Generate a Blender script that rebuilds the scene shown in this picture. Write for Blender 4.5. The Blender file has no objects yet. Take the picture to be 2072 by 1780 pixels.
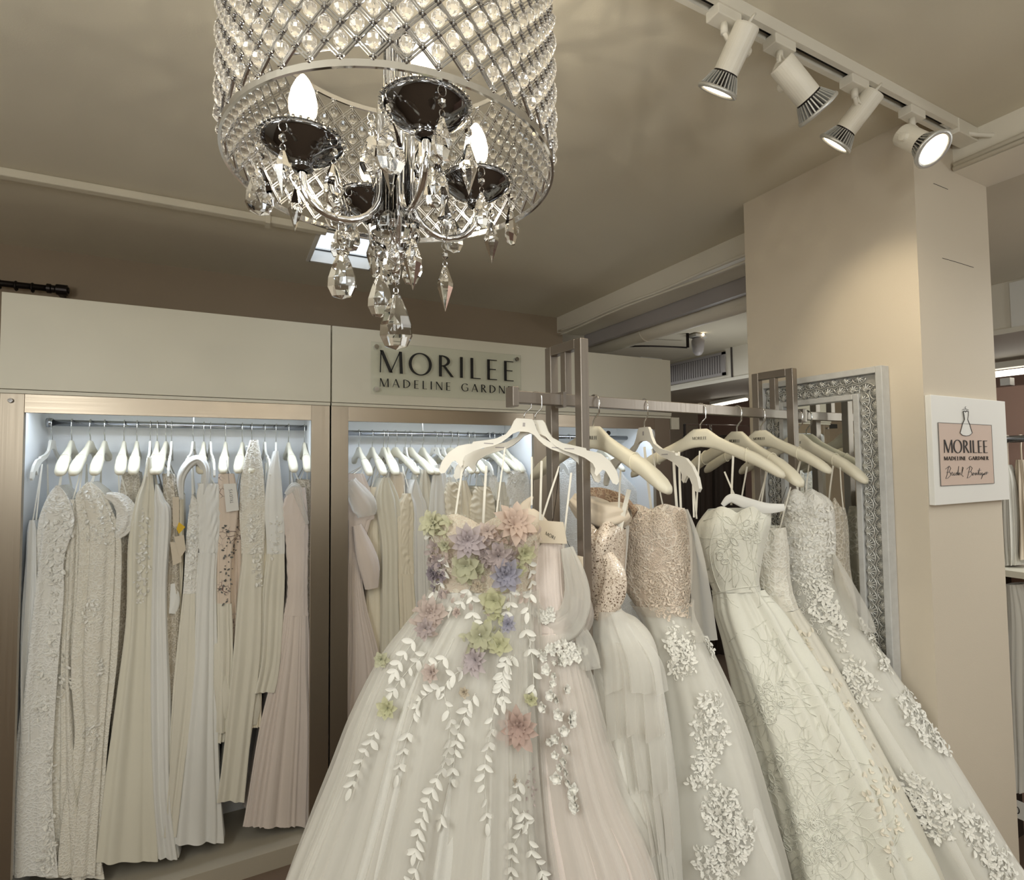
import bpy, bmesh, math, random
import numpy as np
from mathutils import Vector, Matrix
from mathutils.bvhtree import BVHTree
C = bpy.context.scene.collection
S = bpy.context.scene
PI = math.pi
random.seed(7)
rng = np.random.default_rng(5)

# ------------------------------------------------------------------ camera
F, CX, CY = 1118.0, 1036.0, 890.0
CAM = Vector((0, 0, 1.6))
def _d(x, y):
    return Vector((x-CX, -(y-CY), -F)).normalized()
_X = _d(3190, 918); _Y = _d(455, 946); _Z = _X.cross(_Y).normalized(); _Y = _Z.cross(_X)
ROT = Matrix((_X, _Y, _Z))                      # camera -> world
cd = bpy.data.cameras.new('camera'); cam = bpy.data.objects.new('camera', cd); C.objects.link(cam)
cd.sensor_fit = 'HORIZONTAL'; cd.sensor_width = 36; cd.lens = 36*F/2072; cd.clip_start = .02
cam.matrix_world = Matrix.Translation(CAM) @ ROT.to_4x4()
S.camera = cam

def ray(x, y):
    return ROT @ _d(x, y)
def P(x, y, X=None, Y=None, Z=None):
    r = ray(x, y)
    if X is not None: t = (X-CAM.x)/r.x
    elif Y is not None: t = (Y-CAM.y)/r.y
    else: t = (Z-CAM.z)/r.z
    return CAM + r*t
def PP(x, y, p0, n):
    r = ray(x, y); return CAM + r*((Vector(p0)-CAM).dot(n)/r.dot(n))

# ------------------------------------------------------------------ world, exposure, room lights, added fill lights
w = bpy.data.worlds.new('world'); S.world = w; w.use_nodes = True
w.node_tree.nodes['Background'].inputs[0].default_value = (.9, .9, .85, 1)
w.node_tree.nodes['Background'].inputs[1].default_value = .05
S.view_settings.view_transform = 'Standard'; S.view_settings.look = 'None'
S.view_settings.gamma = 1; S.view_settings.use_curve_mapping = False
S.view_settings.exposure = 0.0

def area(name, loc, rot, size, power, col, sy=None):
    l = bpy.data.lights.new(name, 'AREA'); l.energy = power; l.color = col
    l.shape = 'RECTANGLE'; l.size = size; l.size_y = sy or size
    o = bpy.data.objects.new(name, l); C.objects.link(o); o.location = loc; o.rotation_euler = rot
    return o
def spotlight(name, loc, target, power, col, ang=60, blend=.6, rad=.03):
    l = bpy.data.lights.new(name, 'SPOT'); l.energy = power; l.color = col
    l.spot_size = math.radians(ang); l.spot_blend = blend; l.shadow_soft_size = rad
    o = bpy.data.objects.new(name, l); C.objects.link(o); o.location = loc
    o.rotation_euler = (Vector(target)-Vector(loc)).to_track_quat('-Z', 'Y').to_euler()
    return o
NEUT = (.975, 1, .975); WARM = (1, .86, .62); COOL = (.72, .84, 1)
def pointlight(name, loc, power, col, rad=.12):
    l = bpy.data.lights.new(name, 'POINT'); l.energy = power; l.color = col; l.shadow_soft_size = rad
    o = bpy.data.objects.new(name, l); C.objects.link(o); o.location = loc; return o
area('ceiling_light_room', (.7, -.9, 2.46), (0, 0, 0), 1.2, 18, NEUT)
area('ceiling_light_left', (-1.1, .3, 2.46), (0, 0, 0), .6, 10, NEUT)
area('ceiling_light_side_room', (2.9, .2, 2.2), (0, 0, 0), .6, 12, NEUT)
area('ceiling_light_far_room', (2.7, 3.6, 2.44), (0, 0, 0), .5, 8, NEUT)
pointlight('added_fill_light', (.75, -.9, 1.75), 20, NEUT, .28)        # unseen point lights added to brighten the ceiling, gowns and side room
pointlight('added_fill_light', (-.3, -.7, 1.9), 15, NEUT, .2)
pointlight('added_fill_light', (-1.0, .3, 1.85), 26, NEUT, .25)
pointlight('added_fill_light', (3.0, 2.6, 1.9), 6, NEUT, .12)
pointlight('added_fill_light', (3.0, -.4, 2.0), 14, NEUT, .12)

# ------------------------------------------------------------------ materials
def lin(c):
    return tuple(((v/255)/12.92 if v/255 <= .04045 else ((v/255+.055)/1.055)**2.4) for v in c)
def mat(name, rgb, rough=.6, metal=0, bump=0, bscale=200, spec=.5, sheen=0, **kw):
    m = bpy.data.materials.new(name); m.use_nodes = True; nt = m.node_tree
    b = nt.nodes['Principled BSDF']
    b.inputs['Base Color'].default_value = (*lin(rgb), 1)
    b.inputs['Roughness'].default_value = rough; b.inputs['Metallic'].default_value = metal
    b.inputs['Specular IOR Level'].default_value = spec
    if sheen: b.inputs['Sheen Weight'].default_value = sheen
    tc = nt.nodes.new('ShaderNodeTexCoord')
    nz = nt.nodes.new('ShaderNodeTexNoise'); nz.inputs['Scale'].default_value = bscale
    nt.links.new(tc.outputs['Object'], nz.inputs['Vector'])
    # slight mottling of the colour, so nothing is perfectly flat
    mx = nt.nodes.new('ShaderNodeMixRGB'); mx.blend_type = 'MULTIPLY'
    nz2 = nt.nodes.new('ShaderNodeTexNoise'); nz2.inputs['Scale'].default_value = kw.get('mot_scale', 3)
    nt.links.new(tc.outputs['Object'], nz2.inputs['Vector'])
    rp = nt.nodes.new('ShaderNodeMapRange'); a = kw.get('mottle', .04)
    rp.inputs['To Min'].default_value = 1-a; rp.inputs['To Max'].default_value = 1+a
    nt.links.new(nz2.outputs['Fac'], rp.inputs['Value'])
    mx.inputs[0].default_value = 1; mx.inputs[1].default_value = (*lin(rgb), 1)
    nt.links.new(rp.outputs[0], mx.inputs[2]); nt.links.new(mx.outputs[0], b.inputs['Base Color'])
    if bump:
        bp = nt.nodes.new('ShaderNodeBump'); bp.inputs['Strength'].default_value = bump
        bp.inputs['Distance'].default_value = kw.get('bdist', .002)
        nt.links.new(nz.outputs['Fac'], bp.inputs['Height']); nt.links.new(bp.outputs[0], b.inputs['Normal'])
    return m
def emis(name, rgb, s):
    m = bpy.data.materials.new(name); m.use_nodes = True; nt = m.node_tree; nt.nodes.clear()
    e = nt.nodes.new('ShaderNodeEmission'); o = nt.nodes.new('ShaderNodeOutputMaterial')
    e.inputs[0].default_value = (*rgb, 1); e.inputs[1].default_value = s; nt.links.new(e.outputs[0], o.inputs[0]); return m
def sheer(name, rgb, alpha, rough=.8, bscale=60):
    m = mat(name, rgb, rough, sheen=.3); nt = m.node_tree; b = nt.nodes['Principled BSDF']
    tr = nt.nodes.new('ShaderNodeBsdfTransparent'); mx = nt.nodes.new('ShaderNodeMixShader')
    tl = nt.nodes.new('ShaderNodeBsdfTranslucent'); tl.inputs[0].default_value = (*lin(rgb), 1)
    m2 = nt.nodes.new('ShaderNodeMixShader'); m2.inputs[0].default_value = .25
    nt.links.new(b.outputs[0], m2.inputs[1]); nt.links.new(tl.outputs[0], m2.inputs[2])
    # a weave seen edge-on is denser than seen face-on
    lw = nt.nodes.new('ShaderNodeLayerWeight'); lw.inputs[0].default_value = .35
    rp = nt.nodes.new('ShaderNodeMapRange'); rp.inputs['To Min'].default_value = alpha; rp.inputs['To Max'].default_value = min(1, alpha+.45)
    nt.links.new(lw.outputs['Facing'], rp.inputs['Value'])
    nt.links.new(rp.outputs[0], mx.inputs[0]); nt.links.new(tr.outputs[0], mx.inputs[1]); nt.links.new(m2.outputs[0], mx.inputs[2])
    nt.links.new(mx.outputs[0], nt.nodes['Material Output'].inputs[0]); return m
def lace(name, base, thread, scale=70, cover=.5, bump=.8, rough=.75, dist=.004):
    """corded lace: raised thread rings over a base cloth"""
    m = bpy.data.materials.new(name); m.use_nodes = True; nt = m.node_tree; b = nt.nodes['Principled BSDF']
    tc = nt.nodes.new('ShaderNodeTexCoord')
    nz = nt.nodes.new('ShaderNodeTexNoise'); nz.inputs['Scale'].default_value = scale*.3; nz.inputs['Detail'].default_value = 3
    ad = nt.nodes.new('ShaderNodeVectorMath'); ad.operation = 'MULTIPLY_ADD'
    ad.inputs[1].default_value = (.025, .025, .025)
    nt.links.new(tc.outputs['Object'], nz.inputs['Vector'])
    nt.links.new(nz.outputs['Color'], ad.inputs[0]); nt.links.new(tc.outputs['Object'], ad.inputs[2])
    vo = nt.nodes.new('ShaderNodeTexVoronoi'); vo.feature = 'DISTANCE_TO_EDGE'; vo.inputs['Scale'].default_value = scale
    nt.links.new(ad.outputs[0], vo.inputs['Vector'])
    cr = nt.nodes.new('ShaderNodeMapRange'); cr.inputs['From Min'].default_value = .03; cr.inputs['From Max'].default_value = .03+.22*cover
    cr.inputs['To Min'].default_value = 1; cr.inputs['To Max'].default_value = 0
    nt.links.new(vo.outputs['Distance'], cr.inputs['Value'])
    n3 = nt.nodes.new('ShaderNodeTexNoise'); n3.inputs['Scale'].default_value = scale*.22
    nt.links.new(tc.outputs['Object'], n3.inputs['Vector'])
    c3 = nt.nodes.new('ShaderNodeMapRange'); c3.inputs['From Min'].default_value = .58-cover*.3; c3.inputs['From Max'].default_value = .66-cover*.3
    nt.links.new(n3.outputs['Fac'], c3.inputs['Value'])
    mu = nt.nodes.new('ShaderNodeMath'); mu.operation = 'MULTIPLY'
    nt.links.new(cr.outputs[0], mu.inputs[0]); nt.links.new(c3.outputs[0], mu.inputs[1])
    mx = nt.nodes.new('ShaderNodeMixRGB'); mx.inputs[1].default_value = (*lin(base), 1); mx.inputs[2].default_value = (*lin(thread), 1)
    nt.links.new(mu.outputs[0], mx.inputs[0]); nt.links.new(mx.outputs[0], b.inputs['Base Color'])
    b.inputs['Roughness'].default_value = rough; b.inputs['Sheen Weight'].default_value = .2
    bp = nt.nodes.new('ShaderNodeBump'); bp.inputs['Strength'].default_value = bump; bp.inputs['Distance'].default_value = dist
    nt.links.new(mu.outputs[0], bp.inputs['Height']); nt.links.new(bp.outputs[0], b.inputs['Normal'])
    return m
def sequin(name, a_, b_, scale=260):
    m = mat(name, a_, .3); nt = m.node_tree; b = nt.nodes['Principled BSDF']
    tc = nt.nodes.new('ShaderNodeTexCoord'); vo = nt.nodes.new('ShaderNodeTexVoronoi'); vo.inputs['Scale'].default_value = scale
    nt.links.new(tc.outputs['Object'], vo.inputs['Vector'])
    mx = nt.nodes.new('ShaderNodeMixRGB'); mx.inputs[1].default_value = (*lin(a_), 1); mx.inputs[2].default_value = (*lin(b_), 1)
    sp = nt.nodes.new('ShaderNodeSeparateColor'); nt.links.new(vo.outputs['Color'], sp.inputs[0])
    nt.links.new(sp.outputs[0], mx.inputs[0]); nt.links.new(mx.outputs[0], b.inputs['Base Color'])
    gt = nt.nodes.new('ShaderNodeMath'); gt.operation = 'GREATER_THAN'; gt.inputs[1].default_value = .86
    nt.links.new(sp.outputs[1], gt.inputs[0]); nt.links.new(gt.outputs[0], b.inputs['Metallic'])
    bp = nt.nodes.new('ShaderNodeBump'); bp.inputs['Strength'].default_value = 1; bp.inputs['Distance'].default_value = .004
    nt.links.new(sp.outputs[2], bp.inputs['Height']); nt.links.new(bp.outputs[0], b.inputs['Normal'])
    b.inputs['Roughness'].default_value = .25
    return m
def brushed(name, rgb, rough=.32, axis='X'):
    m = bpy.data.materials.new(name); m.use_nodes = True; nt = m.node_tree; b = nt.nodes['Principled BSDF']
    tc = nt.nodes.new('ShaderNodeTexCoord'); mp = nt.nodes.new('ShaderNodeMapping')
    sc = {'X': (2, 300, 300), 'Z': (300, 300, 2), 'Y': (300, 2, 300)}[axis]; mp.inputs['Scale'].default_value = sc
    nz = nt.nodes.new('ShaderNodeTexNoise'); nz.inputs['Scale'].default_value = 1; nz.inputs['Detail'].default_value = 4
    nt.links.new(tc.outputs['Object'], mp.inputs[0]); nt.links.new(mp.outputs[0], nz.inputs['Vector'])
    rp = nt.nodes.new('ShaderNodeMapRange'); rp.inputs['To Min'].default_value = rough-.06; rp.inputs['To Max'].default_value = rough+.1
    nt.links.new(nz.outputs['Fac'], rp.inputs['Value']); nt.links.new(rp.outputs[0], b.inputs['Roughness'])
    b.inputs['Base Color'].default_value = (*lin(rgb), 1); b.inputs['Metallic'].default_value = .92
    bp = nt.nodes.new('ShaderNodeBump'); bp.inputs['Strength'].default_value = .08; bp.inputs['Distance'].default_value = .001
    nt.links.new(nz.outputs['Fac'], bp.inputs['Height']); nt.links.new(bp.outputs[0], b.inputs['Normal'])
    return m
def glass(name, tint=(1, 1, 1), ior=1.5, glow=0, rough=0.0):
    m = bpy.data.materials.new(name); m.use_nodes = True; nt = m.node_tree; nt.nodes.clear()
    g = nt.nodes.new('ShaderNodeBsdfGlass'); g.inputs['Color'].default_value = (*tint, 1); g.inputs['IOR'].default_value = ior
    g.inputs['Roughness'].default_value = rough
    o = nt.nodes.new('ShaderNodeOutputMaterial')
    if glow:
        t = nt.nodes.new('ShaderNodeBsdfTranslucent'); t.inputs[0].default_value = (1, .98, .95, 1)
        mx = nt.nodes.new('ShaderNodeMixShader'); mx.inputs[0].default_value = glow
        nt.links.new(g.outputs[0], mx.inputs[1]); nt.links.new(t.outputs[0], mx.inputs[2]); nt.links.new(mx.outputs[0], o.inputs[0])
    else: nt.links.new(g.outputs[0], o.inputs[0])
    return m
def clear(name, tint, refl=.12, rough=.02, milk=0):
    m = bpy.data.materials.new(name); m.use_nodes = True; nt = m.node_tree; nt.nodes.clear()
    t = nt.nodes.new('ShaderNodeBsdfTransparent'); t.inputs[0].default_value = (*tint, 1)
    g = nt.nodes.new('ShaderNodeBsdfGlossy'); g.inputs['Roughness'].default_value = rough
    fr = nt.nodes.new('ShaderNodeLayerWeight'); fr.inputs[0].default_value = refl
    mx = nt.nodes.new('ShaderNodeMixShader'); o = nt.nodes.new('ShaderNodeOutputMaterial')
    src = t
    if milk:
        tl = nt.nodes.new('ShaderNodeBsdfTranslucent'); tl.inputs[0].default_value = (1, .96, .88, 1)
        m2 = nt.nodes.new('ShaderNodeMixShader'); m2.inputs[0].default_value = milk
        nt.links.new(t.outputs[0], m2.inputs[1]); nt.links.new(tl.outputs[0], m2.inputs[2]); src = m2
    nt.links.new(fr.outputs['Fresnel'], mx.inputs[0]); nt.links.new(src.outputs[0], mx.inputs[1]); nt.links.new(g.outputs[0], mx.inputs[2])
    nt.links.new(mx.outputs[0], o.inputs[0]); return m

M = dict(
    wall_shade=mat('wall_paint_shaded', (150, 134, 114), .8, bump=.12, bscale=400),  # back wall only: shade above the cabinets put into the paint colour
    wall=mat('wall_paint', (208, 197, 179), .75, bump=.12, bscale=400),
    ceil=mat('ceiling_paint', (212, 204, 185), .85, bump=.1, bscale=300),
    floor=mat('brown_carpet', (110, 92, 76), .95, bump=.5, bscale=900),
    panel=mat('cream_laminate', (226, 222, 206), .45),
    inner=mat('white_laminate', (232, 234, 236), .5),
    cabfloor=mat('beige_board', (176, 168, 152), .5),
    steel=brushed('brushed_steel', (164, 152, 136), .3, 'X'),
    steelz=brushed('brushed_steel_upright', (160, 149, 134), .36, 'Z'),
    rack=brushed('rack_steel', (158, 150, 142), .36, 'Z'),
    rail=brushed('rail_chrome', (170, 172, 176), .2, 'X'),
    chrome=mat('chrome', (222, 222, 224), .06, 1),
    hook=mat('hook_chrome', (215, 215, 215), .12, 1),
    dark=mat('dark_metal', (45, 40, 38), .4, .8),
    black=mat('black_paint', (12, 12, 12), .5),
    white=mat('white_enamel', (226, 221, 208), .4),
    whitep=mat('white_plastic', (228, 225, 216), .35),
    creamp=mat('cream_plastic', (226, 220, 200), .4),
    duct=mat('white_duct', (226, 220, 206), .5),
    silver=mat('silver_leaf', (206, 206, 202), .38, .6, bump=.3, bscale=150),
    greyw=mat('limewashed_wood', (196, 196, 194), .6, bump=.5, bscale=120, mottle=.12, mot_scale=40),
    mirror=mat('mirror_glass', (235, 238, 236), .01, 1, mottle=0),
    crystal=glass('crystal', (1, 1, 1), 1.55),
    bead=glass('crystal_bead', (1, 1, 1), 1.5, .05),
    chromedk=mat('chrome_dark_reflection', (120, 120, 122), .06, 1),  # drip cup chrome, reflection of the dark floor put into its colour
    chromel=mat('lattice_chrome', (190, 190, 192), .16, 1),
    bulbglass=clear('bulb_glass', (1, .97, .9), .03, .05, .16),
    acrylic=clear('acrylic', (.97, .98, .97), .12),
    bulb=emis('bulb_filament', (1, .84, .56), 30),
    led=emis('led_cool', (.78, .88, 1), 1.6),
    spotlit=emis('spot_lamp_lit', (1, .84, .60), 9),
    tube=emis('tube_lit', (1, .93, .8), 4),
    ledstrip=emis('led_strip', (.72, .85, 1), 5),
    pink=mat('blush_card', (206, 184, 170), .6),
    card=mat('white_card', (232, 231, 226), .5),
    kraft=mat('cream_card', (214, 202, 182), .6),
    ink=mat('black_ink', (20, 20, 20), .5),
    grey=mat('grey_ink', (95, 95, 92), .6),
    yellow=mat('yellow_card', (226, 184, 20), .5),
    pinkwall=mat('rose_wall_paint', (168, 138, 126), .8),
    greyp=mat('grey_grille', (165, 160, 160), .5),
    greyd=mat('grille_shadow_gap', (70, 64, 62), .7),
    darkcloth=mat('dark_brown_cloth', (52, 42, 34), .8, bump=.3),
    # cloths
    satin=mat('ivory_satin', (226, 222, 208), .42, sheen=.3, bump=.1, bscale=600),
    satinw=mat('white_satin', (232, 232, 228), .4, sheen=.3, bump=.1, bscale=600),
    cream=mat('cream_satin', (236, 228, 208), .45, sheen=.3),
    champ=mat('champagne_satin', (216, 202, 182), .45, sheen=.3),
    crepe=mat('ivory_crepe', (224, 220, 204), .7, sheen=.3, bump=.2, bscale=900),
    jacq=mat('ivory_jacquard_cloth', (230, 229, 217), .5, sheen=.25, bump=.25, bscale=500),
    nude=mat('nude_lining', (196, 176, 156), .7, sheen=.2),
    tulle=mat('ivory_tulle', (224, 222, 214), .85, sheen=.4, bump=.3, bscale=700),
    blush=mat('blush_tulle', (224, 212, 204), .85, sheen=.4, bump=.3, bscale=700),
    sh_ivory=sheer('sheer_ivory_tulle', (238, 234, 226), .34),
    sh_white=sheer('sheer_white_tulle', (240, 238, 231), .36),
    sh_blush=sheer('sheer_blush_tulle', (232, 224, 216), .35),
    lace=lace('ivory_lace', (226, 221, 208), (238, 235, 225), 88, .8, .4),
    lacew=lace('white_lace', (231, 229, 222), (242, 241, 236), 80, .8, .4),
    lacen=lace('nude_lace', (206, 190, 174), (232, 221, 206), 90, .8, .6),
    lacef=lace('fine_nude_lace', (204, 190, 172), (220, 212, 194), 130, .6, .4),
    laceg=lace('beaded_lace', (190, 180, 162), (226, 218, 204), 80, .7, .6),
    lacedk=lace('brown_net_lace', (150, 122, 100), (190, 166, 140), 110, .7, .6),
    floral=lace('dark_floral_embroidery', (222, 206, 190), (110, 88, 84), 42, .12, .3),
    seq=sequin('rose_gold_sequins', (204, 186, 170), (240, 228, 212), 420),
    thread=mat('white_embroidery', (234, 232, 224), .6, sheen=.2),
    threadi=mat('ivory_embroidery', (234, 226, 208), .6),
    threadn=mat('blush_embroidery', (226, 212, 196), .6),
    ribbon=mat('white_ribbon', (234, 230, 218), .5),
)

# ------------------------------------------------------------------ mesh helpers
def obj(name, verts, faces, m, parent=None, smooth=False, local=False, uvs=None):
    me = bpy.data.meshes.new(name)
    me.from_pydata([tuple(v) for v in verts], [], [tuple(f) for f in faces])
    ms = m if isinstance(m, (list, tuple)) else [m]
    for q in ms: me.materials.append(q)
    if smooth: me.polygons.foreach_set('use_smooth', [True]*len(me.polygons))
    me.update()
    o = bpy.data.objects.new(name, me); C.objects.link(o)
    if parent:
        o.parent = parent
        if not local:
            q = parent; off = Vector((0, 0, 0))
            while q: off += Vector(q.location); q = q.parent
            o.location = -off
    return o
class MB:
    def __init__(s): s.v = []; s.f = []
    def add(s, v, f):
        b = len(s.v); s.v += [Vector(q) for q in v]; s.f += [tuple(i+b for i in q) for q in f]; return s
    def box(s, lo, hi, bev=0):
        x0, y0, z0 = lo; x1, y1, z1 = hi
        if x1 < x0: x0, x1 = x1, x0
        if y1 < y0: y0, y1 = y1, y0
        if z1 < z0: z0, z1 = z1, z0
        return s.add([(x0, y0, z0), (x1, y0, z0), (x1, y1, z0), (x0, y1, z0), (x0, y0, z1), (x1, y0, z1), (x1, y1, z1), (x0, y1, z1)],
                     [(0, 3, 2, 1), (4, 5, 6, 7), (0, 1, 5, 4), (1, 2, 6, 5), (2, 3, 7, 6), (3, 0, 4, 7)])
    def bar(s, a, b, w, h, up=(0, 0, 1)):
        """box from a to b with cross section w (sideways) x h (along up)"""
        a = Vector(a); b = Vector(b); d = (b-a).normalized(); up = Vector(up)
        sd = d.cross(up)
        if sd.length < 1e-4: sd = d.cross(Vector((0, 1, 0)))
        sd.normalize(); u = sd.cross(d).normalized(); sd *= w/2; u *= h/2
        return s.add([a-sd-u, a+sd-u, a+sd+u, a-sd+u, b-sd-u, b+sd-u, b+sd+u, b-sd+u],
                     [(0, 1, 2, 3), (7, 6, 5, 4), (0, 4, 5, 1), (1, 5, 6, 2), (2, 6, 7, 3), (3, 7, 4, 0)])
    def tube(s, pts, r, n=8, cap=True, closed=False):
        pts = [Vector(p) for p in pts]; rs = r if isinstance(r, (list, tuple)) else [r]*len(pts)
        V = []; Fc = []; prev = None; m = len(pts)
        for i, p in enumerate(pts):
            if closed: t = pts[(i+1) % m]-pts[i-1]
            else: t = pts[min(i+1, m-1)]-pts[max(i-1, 0)]
            t.normalize()
            if prev is None:
                a = Vector((0, 0, 1)) if abs(t.z) < .9 else Vector((1, 0, 0)); u = t.cross(a).normalized()
            else:
                u = prev - t*prev.dot(t)
                u = u.normalized() if u.length > 1e-6 else t.orthogonal().normalized()
            prev = u; v = t.cross(u)
            for k in range(n):
                A = 2*PI*k/n; V.append(p+(u*math.cos(A)+v*math.sin(A))*rs[i])
        R = m if closed else m-1
        for i in range(R):
            j = (i+1) % m
            for k in range(n): Fc.append((i*n+k, i*n+(k+1) % n, j*n+(k+1) % n, j*n+k))
        if cap and not closed: Fc.append(tuple(range(n-1, -1, -1))); Fc.append(tuple((m-1)*n+k for k in range(n)))
        return s.add(V, Fc)
    def lathe(s, prof, c=(0, 0, 0), n=24, axis=None):
        """prof: (r, z) list, around z or a given axis"""
        q = Vector(axis).to_track_quat('Z', 'Y') if axis else None; c = Vector(c); V = []; Fc = []
        for r, z in prof:
            for k in range(n):
                A = 2*PI*k/n; p = Vector((r*math.cos(A), r*math.sin(A), z))
                if q: p = q @ p
                V.append(c+p)
        for i in range(len(prof)-1):
            for k in range(n): Fc.append((i*n+k, i*n+(k+1) % n, (i+1)*n+(k+1) % n, (i+1)*n+k))
        return s.add(V, Fc)
    def prism(s, poly, o, u, v, t):
        """poly in (u,v) coordinates, extruded by vector t; fan from the centre is avoided: ngon caps"""
        o = Vector(o); u = Vector(u); v = Vector(v); t = Vector(t); n = len(poly)
        V = [o+u*a+v*b for a, b in poly]; V += [p+t for p in V]
        return s.add(V, [tuple(range(n-1, -1, -1)), tuple(range(n, 2*n))]+[(i, (i+1) % n, n+(i+1) % n, n+i) for i in range(n)])
    def quadprism(s, q, t):
        t = Vector(t); V = [Vector(p) for p in q]; V += [p+t for p in V]
        return s.add(V, [(3, 2, 1, 0), (4, 5, 6, 7), (0, 1, 5, 4), (1, 2, 6, 5), (2, 3, 7, 6), (3, 0, 4, 7)])
    def ball(s, c, r, n=10, m=6, sz=1):
        return s.lathe([(max(1e-4, r*math.sin(PI*i/m)), -r*sz*math.cos(PI*i/m)) for i in range(m+1)], c, n)
    def build(s, name, m, parent=None, smooth=False, local=False, bevel=0):
        o = obj(name, s.v, s.f, m, parent, smooth, local)
        if bevel:
            b = o.modifiers.new('bevel', 'BEVEL'); b.width = bevel; b.segments = 2; b.limit_method = 'ANGLE'
        return o
def tag(o, label, cat, group=None, kind=None):
    o['label'] = label; o['category'] = cat
    if group: o['group'] = group
    if kind: o['kind'] = kind
    return o
def thing(name, label, cat, loc=(0, 0, 0), rz=0, group=None):
    o = bpy.data.objects.new(name, None); o.empty_display_size = .05; C.objects.link(o)
    o.location = loc; o.rotation_euler = (0, 0, rz); return tag(o, label, cat, group)
def struct(o, label):
    o['kind'] = 'structure'; o['label'] = label; return o
def catmull(keys, v):
    """keys: array (n,k); v in 0..n-1 float"""
    n = len(keys); i = np.clip(np.floor(v).astype(int), 0, n-2); t = (v-i)[:, None]
    p0 = keys[np.clip(i-1, 0, n-1)]; p1 = keys[i]; p2 = keys[i+1]; p3 = keys[np.clip(i+2, 0, n-1)]
    return .5*((2*p1)+(-p0+p2)*t+(2*p0-5*p1+4*p2-p3)*t*t+(-p0+3*p1-3*p2+p3)*t**3)

# ------------------------------------------------------------------ room shell
ZC = 2.5
def slab(name, lo, hi, m, label): return struct(MB().box(lo, hi).build(name, m), label)
slab('floor', (-2.6, -3.1, -.1), (5.3, 5.1, 0), M['floor'], 'brown carpeted shop floor')
hx0, hx1, hy0, hy1 = .315, .575, 2.16, 2.50
b = MB()
b.box((-2.6, -3.1, ZC), (5.3, hy0, ZC+.12)).box((-2.6, hy1, ZC), (5.3, 5.1, ZC+.12))
b.box((-2.6, hy0, ZC), (hx0, hy1, ZC+.12)).box((hx1, hy0, ZC), (5.3, hy1, ZC+.12))
struct(b.build('ceiling', M['ceil']), 'taupe painted ceiling')
slab('wall_back', (-2.6, 2.85, 0), (1.84, 2.97, ZC), M['wall_shade'], 'taupe wall behind the display cabinets')
slab('wall_left', (-2.6, -3.1, 0), (-2.5, 2.85, ZC), M['wall'], 'taupe wall on the left side')
slab('wall_front', (-2.5, -3.1, 0), (5.2, -3.0, ZC), M['wall'], 'taupe wall behind the viewpoint')
slab('wall_right', (5.2, -3.1, 0), (5.3, 5.1, ZC), M['pinkwall'], 'rose wall of the side room')
slab('wall_far', (1.84, 5.0, 0), (5.2, 5.1, ZC), M['wall'], 'far wall of the side room')
# pillar and beam
b = MB(); b.box((1.595, .768, 0), (1.985, 1.30, ZC))
struct(b.build('wall_pillar', M['wall']), 'square taupe painted pillar')
b = MB(); b.box((1.80, -3.0, 2.405), (1.99, .768, ZC)); struct(b.build('trim_1', M['duct']), 'pale ceiling beam right of the pillar')
b = MB(); b.box((1.80, 1.30, 2.405), (1.99, 2.85, ZC)); struct(b.build('trim_2', M['duct']), 'pale ceiling beam between back wall and pillar')
# hairline cracks in the pillar plaster
for i, pts in enumerate((((1889, 371), (1899, 375), (1918, 383)), ((1907, 522), (1935, 530), (1970, 541)))):
    b = MB(); b.tube([P(x, y, Y=.7675) for x, y in pts], .0007, 5)
    struct(b.build('trim_%d' % (3+i), M['greyd']), 'hairline plaster crack on the pillar')

# soffit of the side room with an air vent
soff = thing('ceiling_soffit', 'white boxed soffit with ventilation grille in the side room', 'soffit', (3.51, 2, 2.235))
MB().box((3.508, -1.0, 2.237), (4.7, 5.0, ZC)).build('soffit_box', M['duct'], soff)
MB().box((3.495, -1.0, 2.237), (3.508, 5.0, 2.262)).build('edge_trim', M['white'], soff)
gy0, gy1 = P(1462, 715, X=3.5).y, 3.75
g = MB(); g.box((3.498, gy0, 2.31), (3.507, gy1, 2.455)).build('grille_backing', M['greyd'], soff)
n = 26
b = MB()
for i in range(n):
    y = gy0+.01+(gy1-gy0-.02)*i/(n-1); b.box((3.49, y-.007, 2.312), (3.5, y+.007, 2.453))
b.box((3.488, gy0-.03, 2.29), (3.5, gy0, 2.475)).box((3.488, gy0-.03, 2.455), (3.5, gy1, 2.475)).box((3.488, gy0-.03, 2.29), (3.5, gy1, 2.312))
b.build('vent_grille', M['greyp'], soff)
MB().box((3.497, gy0-.09, 2.262), (3.508, gy0-.08, 2.50)).build('panel_joint', M['greyd'], soff)
# a lower pale soffit continues to the right, paler second panel
MB().box((3.500, -1, 2.262), (3.507, 1.28, 2.49)).build('painted_panel', M['card'], soff)

# round duct
d = thing('air_duct', 'white round duct under the beam behind the first rail', 'duct', (2.1, 2.2, 2.34))
MB().tube([(2.12, 3.3, 2.355), (2.12, 1.32, 2.355)], .062, 24).build('duct_pipe', M['duct'], d, smooth=True)
for y in (1.5, 2.4, 3.2): MB().tube([(2.12+.064*math.cos(a), y, 2.355+.064*math.sin(a)) for a in np.linspace(0, 2*PI, 24, endpoint=False)], .003, 6, closed=True).build('duct_strap', M['duct'], d)
MB().box((1.995, 1.32, 2.335), (2.03, 2.84, 2.43)).build('side_tray', M['greyp'], d)
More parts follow.
